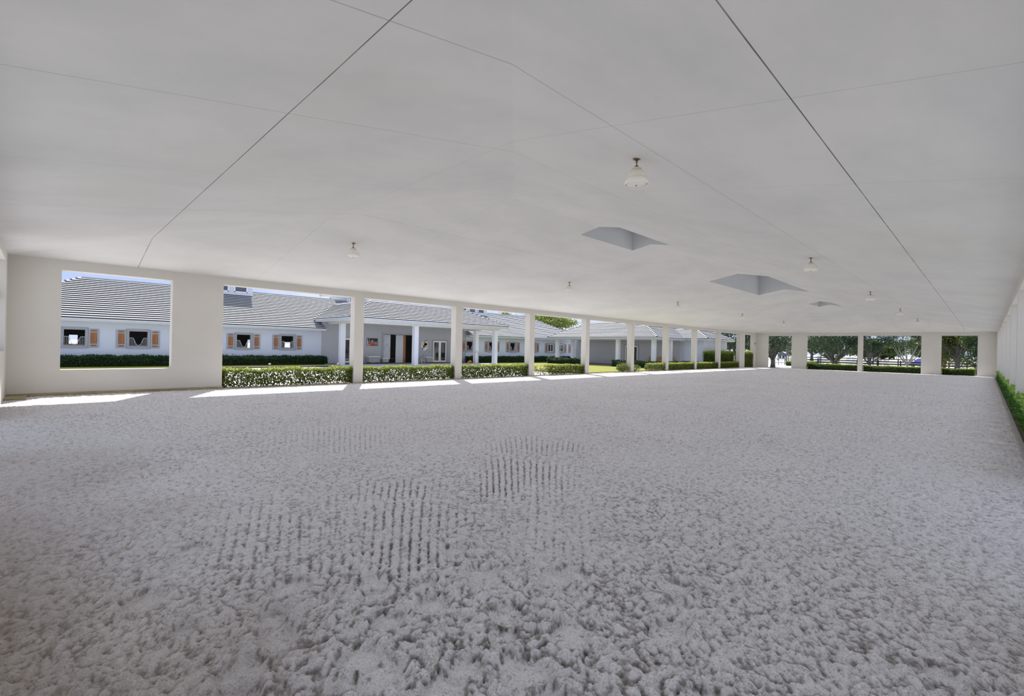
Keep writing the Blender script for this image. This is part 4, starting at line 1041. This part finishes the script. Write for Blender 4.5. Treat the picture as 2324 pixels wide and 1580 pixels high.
# pavilion bench
r = empty('slatted_bench', (48.6, 25.6, 0.0))
for k in range(4):
    mb = MB(); mb.box(.28 + .02 * k, .32 + .02 * k, -1.55, 1.55, .50 + .13 * k, .60 + .13 * k); mb.build('back_slat', M['tan_wood'], r, bevel=.005)
for k in range(4):
    mb = MB(); mb.box(-.26 + .13 * k, -.16 + .13 * k, -1.55, 1.55, .42, .45); mb.build('seat_slat', M['tan_wood'], r, bevel=.005)
for yy in (-1.5, 0, 1.42):
    for xx in (-.24, .24):
        mb = MB(); mb.box(xx, xx + .07, yy, yy + .08, 0, .42 if xx < 0 else .98); mb.build('leg', M['tan_wood'], r)
for yy in (-1.52, 1.46):
    mb = MB(); mb.box(-.28, .30, yy, yy + .07, .60, .65); mb.build('armrest', M['tan_wood'], r)
tag(r, 'long tan slatted wooden bench behind the posts of the pavilion porch', 'bench')
mb = MB(); mb.box(-.06, 0, -.05, .05, -.06, .06); mb.tube([(-.06, 0, 0), (-.12, 0, -.03)], .02, 6)
tag(mb.build('wall_tap', M['grey_trim'], None, (49.1, 33.05, 0.42)), 'small dark tap on the shaded pavilion wall above the lawn', 'tap')

# ------------------------------------------------------------------ beyond the far wall
def fence(x, y0, y1, h, lab, dx=0.0, rails=3):
    r = empty('rail_fence', (x, y0, -0.05)); L = y1 - y0; n = int(L / 2.4)
    for k in range(n + 1):
        yy = L * k / n; mb = MB(); mb.box(-.07 + dx * yy / L, .07 + dx * yy / L, yy - .07, yy + .07, 0, h + .08); mb.build('post', M['black_fence'], r)
    for j in range(rails):
        z = h * (j + 1) / rails - .1; mb = MB()
        mb.v += [(-.1, 0, z - .07), (-.1 + dx, L, z - .07), (-.1 + dx, L, z + .07), (-.1, 0, z + .07), (-.06, 0, z - .07), (-.06 + dx, L, z - .07), (-.06 + dx, L, z + .07), (-.06, 0, z + .07)]
        mb.f += [(0, 1, 2, 3), (4, 7, 6, 5), (0, 4, 5, 1), (3, 2, 6, 7), (0, 3, 7, 4), (1, 5, 6, 2)]; mb.mi += [0] * 6
        mb.build('rail', M['black_fence'], r)
    tag(r, lab, 'fence')
fence(84, 1.0, 20.6, 1.0, 'black post and rail fence running behind the far trees')
fence(97, 2.0, 23.2, 1.25, 'second taller black rail fence behind the first one')
def jump(x, y, lab, s=1):
    r = empty('jump_standard', (x, y, -0.1))
    mb = MB()
    pr = [(-.35 * s, .12), (.35 * s, .12), (.35 * s, 1.05), (.2 * s, 1.25), (-.35 * s, 1.5)]
    for d in (-.03, .03): mb.face([(d, a, b_) for a, b_ in pr])
    for k in range(5): a, b_ = pr[k], pr[(k + 1) % 5]; mb.face([(-.03, *a), (.03, *a), (.03, *b_), (-.03, *b_)])
    mb.build('panel', M['white_paint'], r)
    mb = MB(); mb.box(-.3, .3, -.35, -.28, 0, .12); mb.box(-.3, .3, .28, .35, 0, .12); mb.build('foot', M['white_paint'], r)
    tag(r, lab, 'jump', 'white jump standards on the riding field')
JL = [(22.79, 'leftmost of the row, left of the spreading tree trunk'), (22.2, 'second from the left in the row'), (21.5, 'third from the left, before the tree trunk'), (17.9, 'just right of the spreading tree trunk'), (17.1, 'second to the right of the spreading tree trunk'),
      (15.2, 'left of the slim multi-stemmed tree'), (14.5, 'behind the slim multi-stemmed tree'), (13.95, 'left end of the red pole'), (13.4, 'behind the red pole'), (12.45, 'right end of the red pole'), (9.9, 'left of the pale-branched tree'), (9.15, 'right of the pale-branched tree'), (7.9, 'beside the right pier of that opening')]
for k, (y, d) in enumerate(JL): jump(105, y, f'white jump standard on the field, {d}', 1 if k % 2 else -1)
mb = MB()
for k in range(6): mb.tube([(104.9, 12.5 + k * .25, .9), (104.9, 12.75 + k * .25, .9)], .05, 8, k % 2)
tag(mb.build('jump_pole', [M['red'], M['white_paint']]), 'red and white striped jump pole between two white standards', 'jump pole')
for (y, lab) in ((17.75, 'small yellow marker on the grass left of the spreading tree trunk'), (16.1, 'small yellow marker right beside the spreading tree trunk'), (22.0, 'small yellow marker at the left end of the second fence')):
    mb = MB(); mb.lathe([(.22, 0), (.2, .05), (.08, .45), (.03, .5)], n=12); tag(mb.build('marker_cone', M['yellow'], None, (88 if y < 20 else 95, y, -.05)), lab, 'cone')
def car(x, y, rz, mat, lab, suv=True, name='car'):
    r = empty(name, (x, y, -0.04), rz)
    H = 1.75 if suv else 1.4; L = 4.7; W = 1.85
    # side profile extruded across the width, tapering upwards
    prof = [(-2.35, .35), (2.3, .35), (2.35, .75), (2.15, .95), (1.1, 1.05), (.55, H - .05), (-1.9, H), (-2.3, 1.05), (-2.38, .7)] if suv else [(-2.35, .3), (2.3, .3), (2.35, .65), (2.1, .8), (1.1, .92), (.35, H), (-1.1, H), (-1.8, .98), (-2.35, .9)]
    mb = MB(); n = len(prof)
    def wd(z): return W / 2 * (1.0 if z < 1.0 else 1 - .2 * (z - 1.0) / max(.1, H - 1.0))
    for s in (-1, 1): mb.face([(a, s * wd(b_), b_) for a, b_ in prof])
    for k in range(n):
        a, b_ = prof[k], prof[(k + 1) % n]; mb.face([(a[0], -wd(a[1]), a[1]), (a[0], wd(a[1]), a[1]), (b_[0], wd(b_[1]), b_[1]), (b_[0], -wd(b_[1]), b_[1])])
    mb.build('body', mat, r, bevel=.04)
    mb = MB(); mb.box(-1.7, .55, -wd(1.3) - .005, wd(1.3) + .005, 1.08, H - .18)
    mb.face([(-2.33, -.7, 1.1), (-2.33, .7, 1.1), (-1.98, .65, H - .12), (-1.98, -.65, H - .12)]); mb.face([(1.08, -.75, 1.1), (1.08, .75, 1.1), (.66, .68, H - .14), (.66, -.68, H - .14)])
    mb.build('windows', M['car_glass'], r)
    for sx in (-1.45, 1.45):
        for sy in (-.82, .82):
            mb = MB(); mb.tube([(sx, sy - .12, .33), (sx, sy + .12, .33)], .34, 16); mb.build('wheel', M['rubber'], r)
    for sy in (-.7, .7):
        mb = MB(); mb.box(-2.42, -2.36, sy - .14, sy + .14, .72, .9); mb.build('lamp', M['white_paint'], r)
    tag(r, lab, 'car')
car(128, 35.2, 0.25, M['car_dark'], 'dark sport utility car parked on the drive beyond the gate', True)
car(93, 6.45, 0.5, M['car_blue'], 'violet-blue low car behind the pale-branched tree', False)
car(100.5, 5.5, 0.1, M['car_red'], 'small red car half hidden left of the olive-green tree', False)
# gate by the drive
r = empty('gate', (78, 20.3, -0.05))
for k in range(7):
    mb = MB(); mb.box(-.04, .04, k * .4 - .05, k * .4 + .05, 0, 1.3 + .1 * (k % 2)); mb.build('picket', M['white_paint'] if k % 2 else M['grey_trim'], r)
for z in (.35, .95):
    mb = MB(); mb.box(-.06, -.02, 0, 2.4, z - .05, z + .05); mb.build('rail', M['grey_trim'], r)
tag(r, 'small grey and white picket gate beside the drive', 'gate')
me = hedge_mesh(3.6, 1.2, .62, 2600, .09, M['leaf_far'], 81, core=True, coremat=core_m)
o = link_mesh('hedge', me, None, (75.5, 16.4, -.05), math.pi / 2); tag(o, 'low hedge on the verge between the drive and the far left opening', 'hedge')

# ------------------------------------------------------------------ light
sun = bpy.data.lights.new('sun', 'SUN'); sun.energy = 8.0; sun.angle = math.radians(0.6); sun.color = (1.0, 0.97, 0.93)
so = bpy.data.objects.new('sun', sun); COL.objects.link(so)
d = Vector((0.48, 0.85, 1.0)).normalized(); so.rotation_euler = d.to_track_quat('Z', 'Y').to_euler(); so.location = (30, 30, 60)

w = bpy.data.worlds.new('sky'); sc.world = w; w.use_nodes = True
t = w.node_tree; t.nodes.clear()
out = t.nodes.new('ShaderNodeOutputWorld'); bg = t.nodes.new('ShaderNodeBackground'); t.links.new(bg.outputs[0], out.inputs[0])
tc = t.nodes.new('ShaderNodeTexCoord'); sp = t.nodes.new('ShaderNodeSeparateXYZ'); t.links.new(tc.outputs['Generated'], sp.inputs[0])
grad = ramp(t, math_(t, 'MULTIPLY', sp.outputs[2], 1.0, clamp=True), [(0.0, (0.66, 0.77, 1.0)), (0.15, (0.46, 0.60, 0.97)), (0.6, (0.55, 0.66, 0.92))])
mp = t.nodes.new('ShaderNodeMapping'); mp.inputs['Scale'].default_value = (1, 1, 3.2); t.links.new(tc.outputs['Generated'], mp.inputs[0])
cl = ramp(t, noise(t, mp.outputs[0], 2.6, 7, 0.6), [(0.44, (0, 0, 0)), (0.60, (1, 1, 1))])
side = ramp(t, sp.outputs[0], [(0.10, (0.15, 0.15, 0.15)), (0.55, (1, 1, 1))])
c = mixcol(t, math_(t, 'MULTIPLY', cl, side), grad, (0.97, 0.98, 1.0))
t.links.new(c, bg.inputs[0]); bg.inputs[1].default_value = 1.0

# ------------------------------------------------------------------ camera
F_PX = 1069.22
yaw, pitch, roll = math.radians(45.214), math.radians(-0.089), math.radians(1.251)
f = Vector((math.cos(pitch) * math.cos(yaw), math.cos(pitch) * math.sin(yaw), math.sin(pitch)))
r0 = f.cross(Vector((0, 0, 1))).normalized(); u0 = r0.cross(f)
rr = r0 * math.cos(roll) + u0 * math.sin(roll); uu = -r0 * math.sin(roll) + u0 * math.cos(roll)
cam = bpy.data.cameras.new('camera'); cam.sensor_width = 36; cam.sensor_fit = 'HORIZONTAL'; cam.lens = F_PX / 2324 * 36; cam.clip_start = 0.02; cam.clip_end = 2000
co = bpy.data.objects.new('camera', cam); COL.objects.link(co)
mat = Matrix(((rr.x, uu.x, -f.x, 0), (rr.y, uu.y, -f.y, 0), (rr.z, uu.z, -f.z, CAMZ), (0, 0, 0, 1)))
co.matrix_world = mat
sc.camera = co

sc.view_settings.view_transform = 'Standard'
sc.view_settings.look = 'None'
sc.view_settings.exposure = 0.0
sc.cycles.use_denoising = True
sc.cycles.max_bounces = 10; sc.cycles.diffuse_bounces = 7; sc.cycles.transparent_max_bounces = 8
sc.cycles.sample_clamp_indirect = 8

# soft ambient term: the photograph is an exposure blend, shade is nearly as bright as the open yard
sc.cycles.use_fast_gi = True
sc.cycles.fast_gi_method = 'ADD'
w.light_settings.ao_factor = 0.21
w.light_settings.distance = 0.9
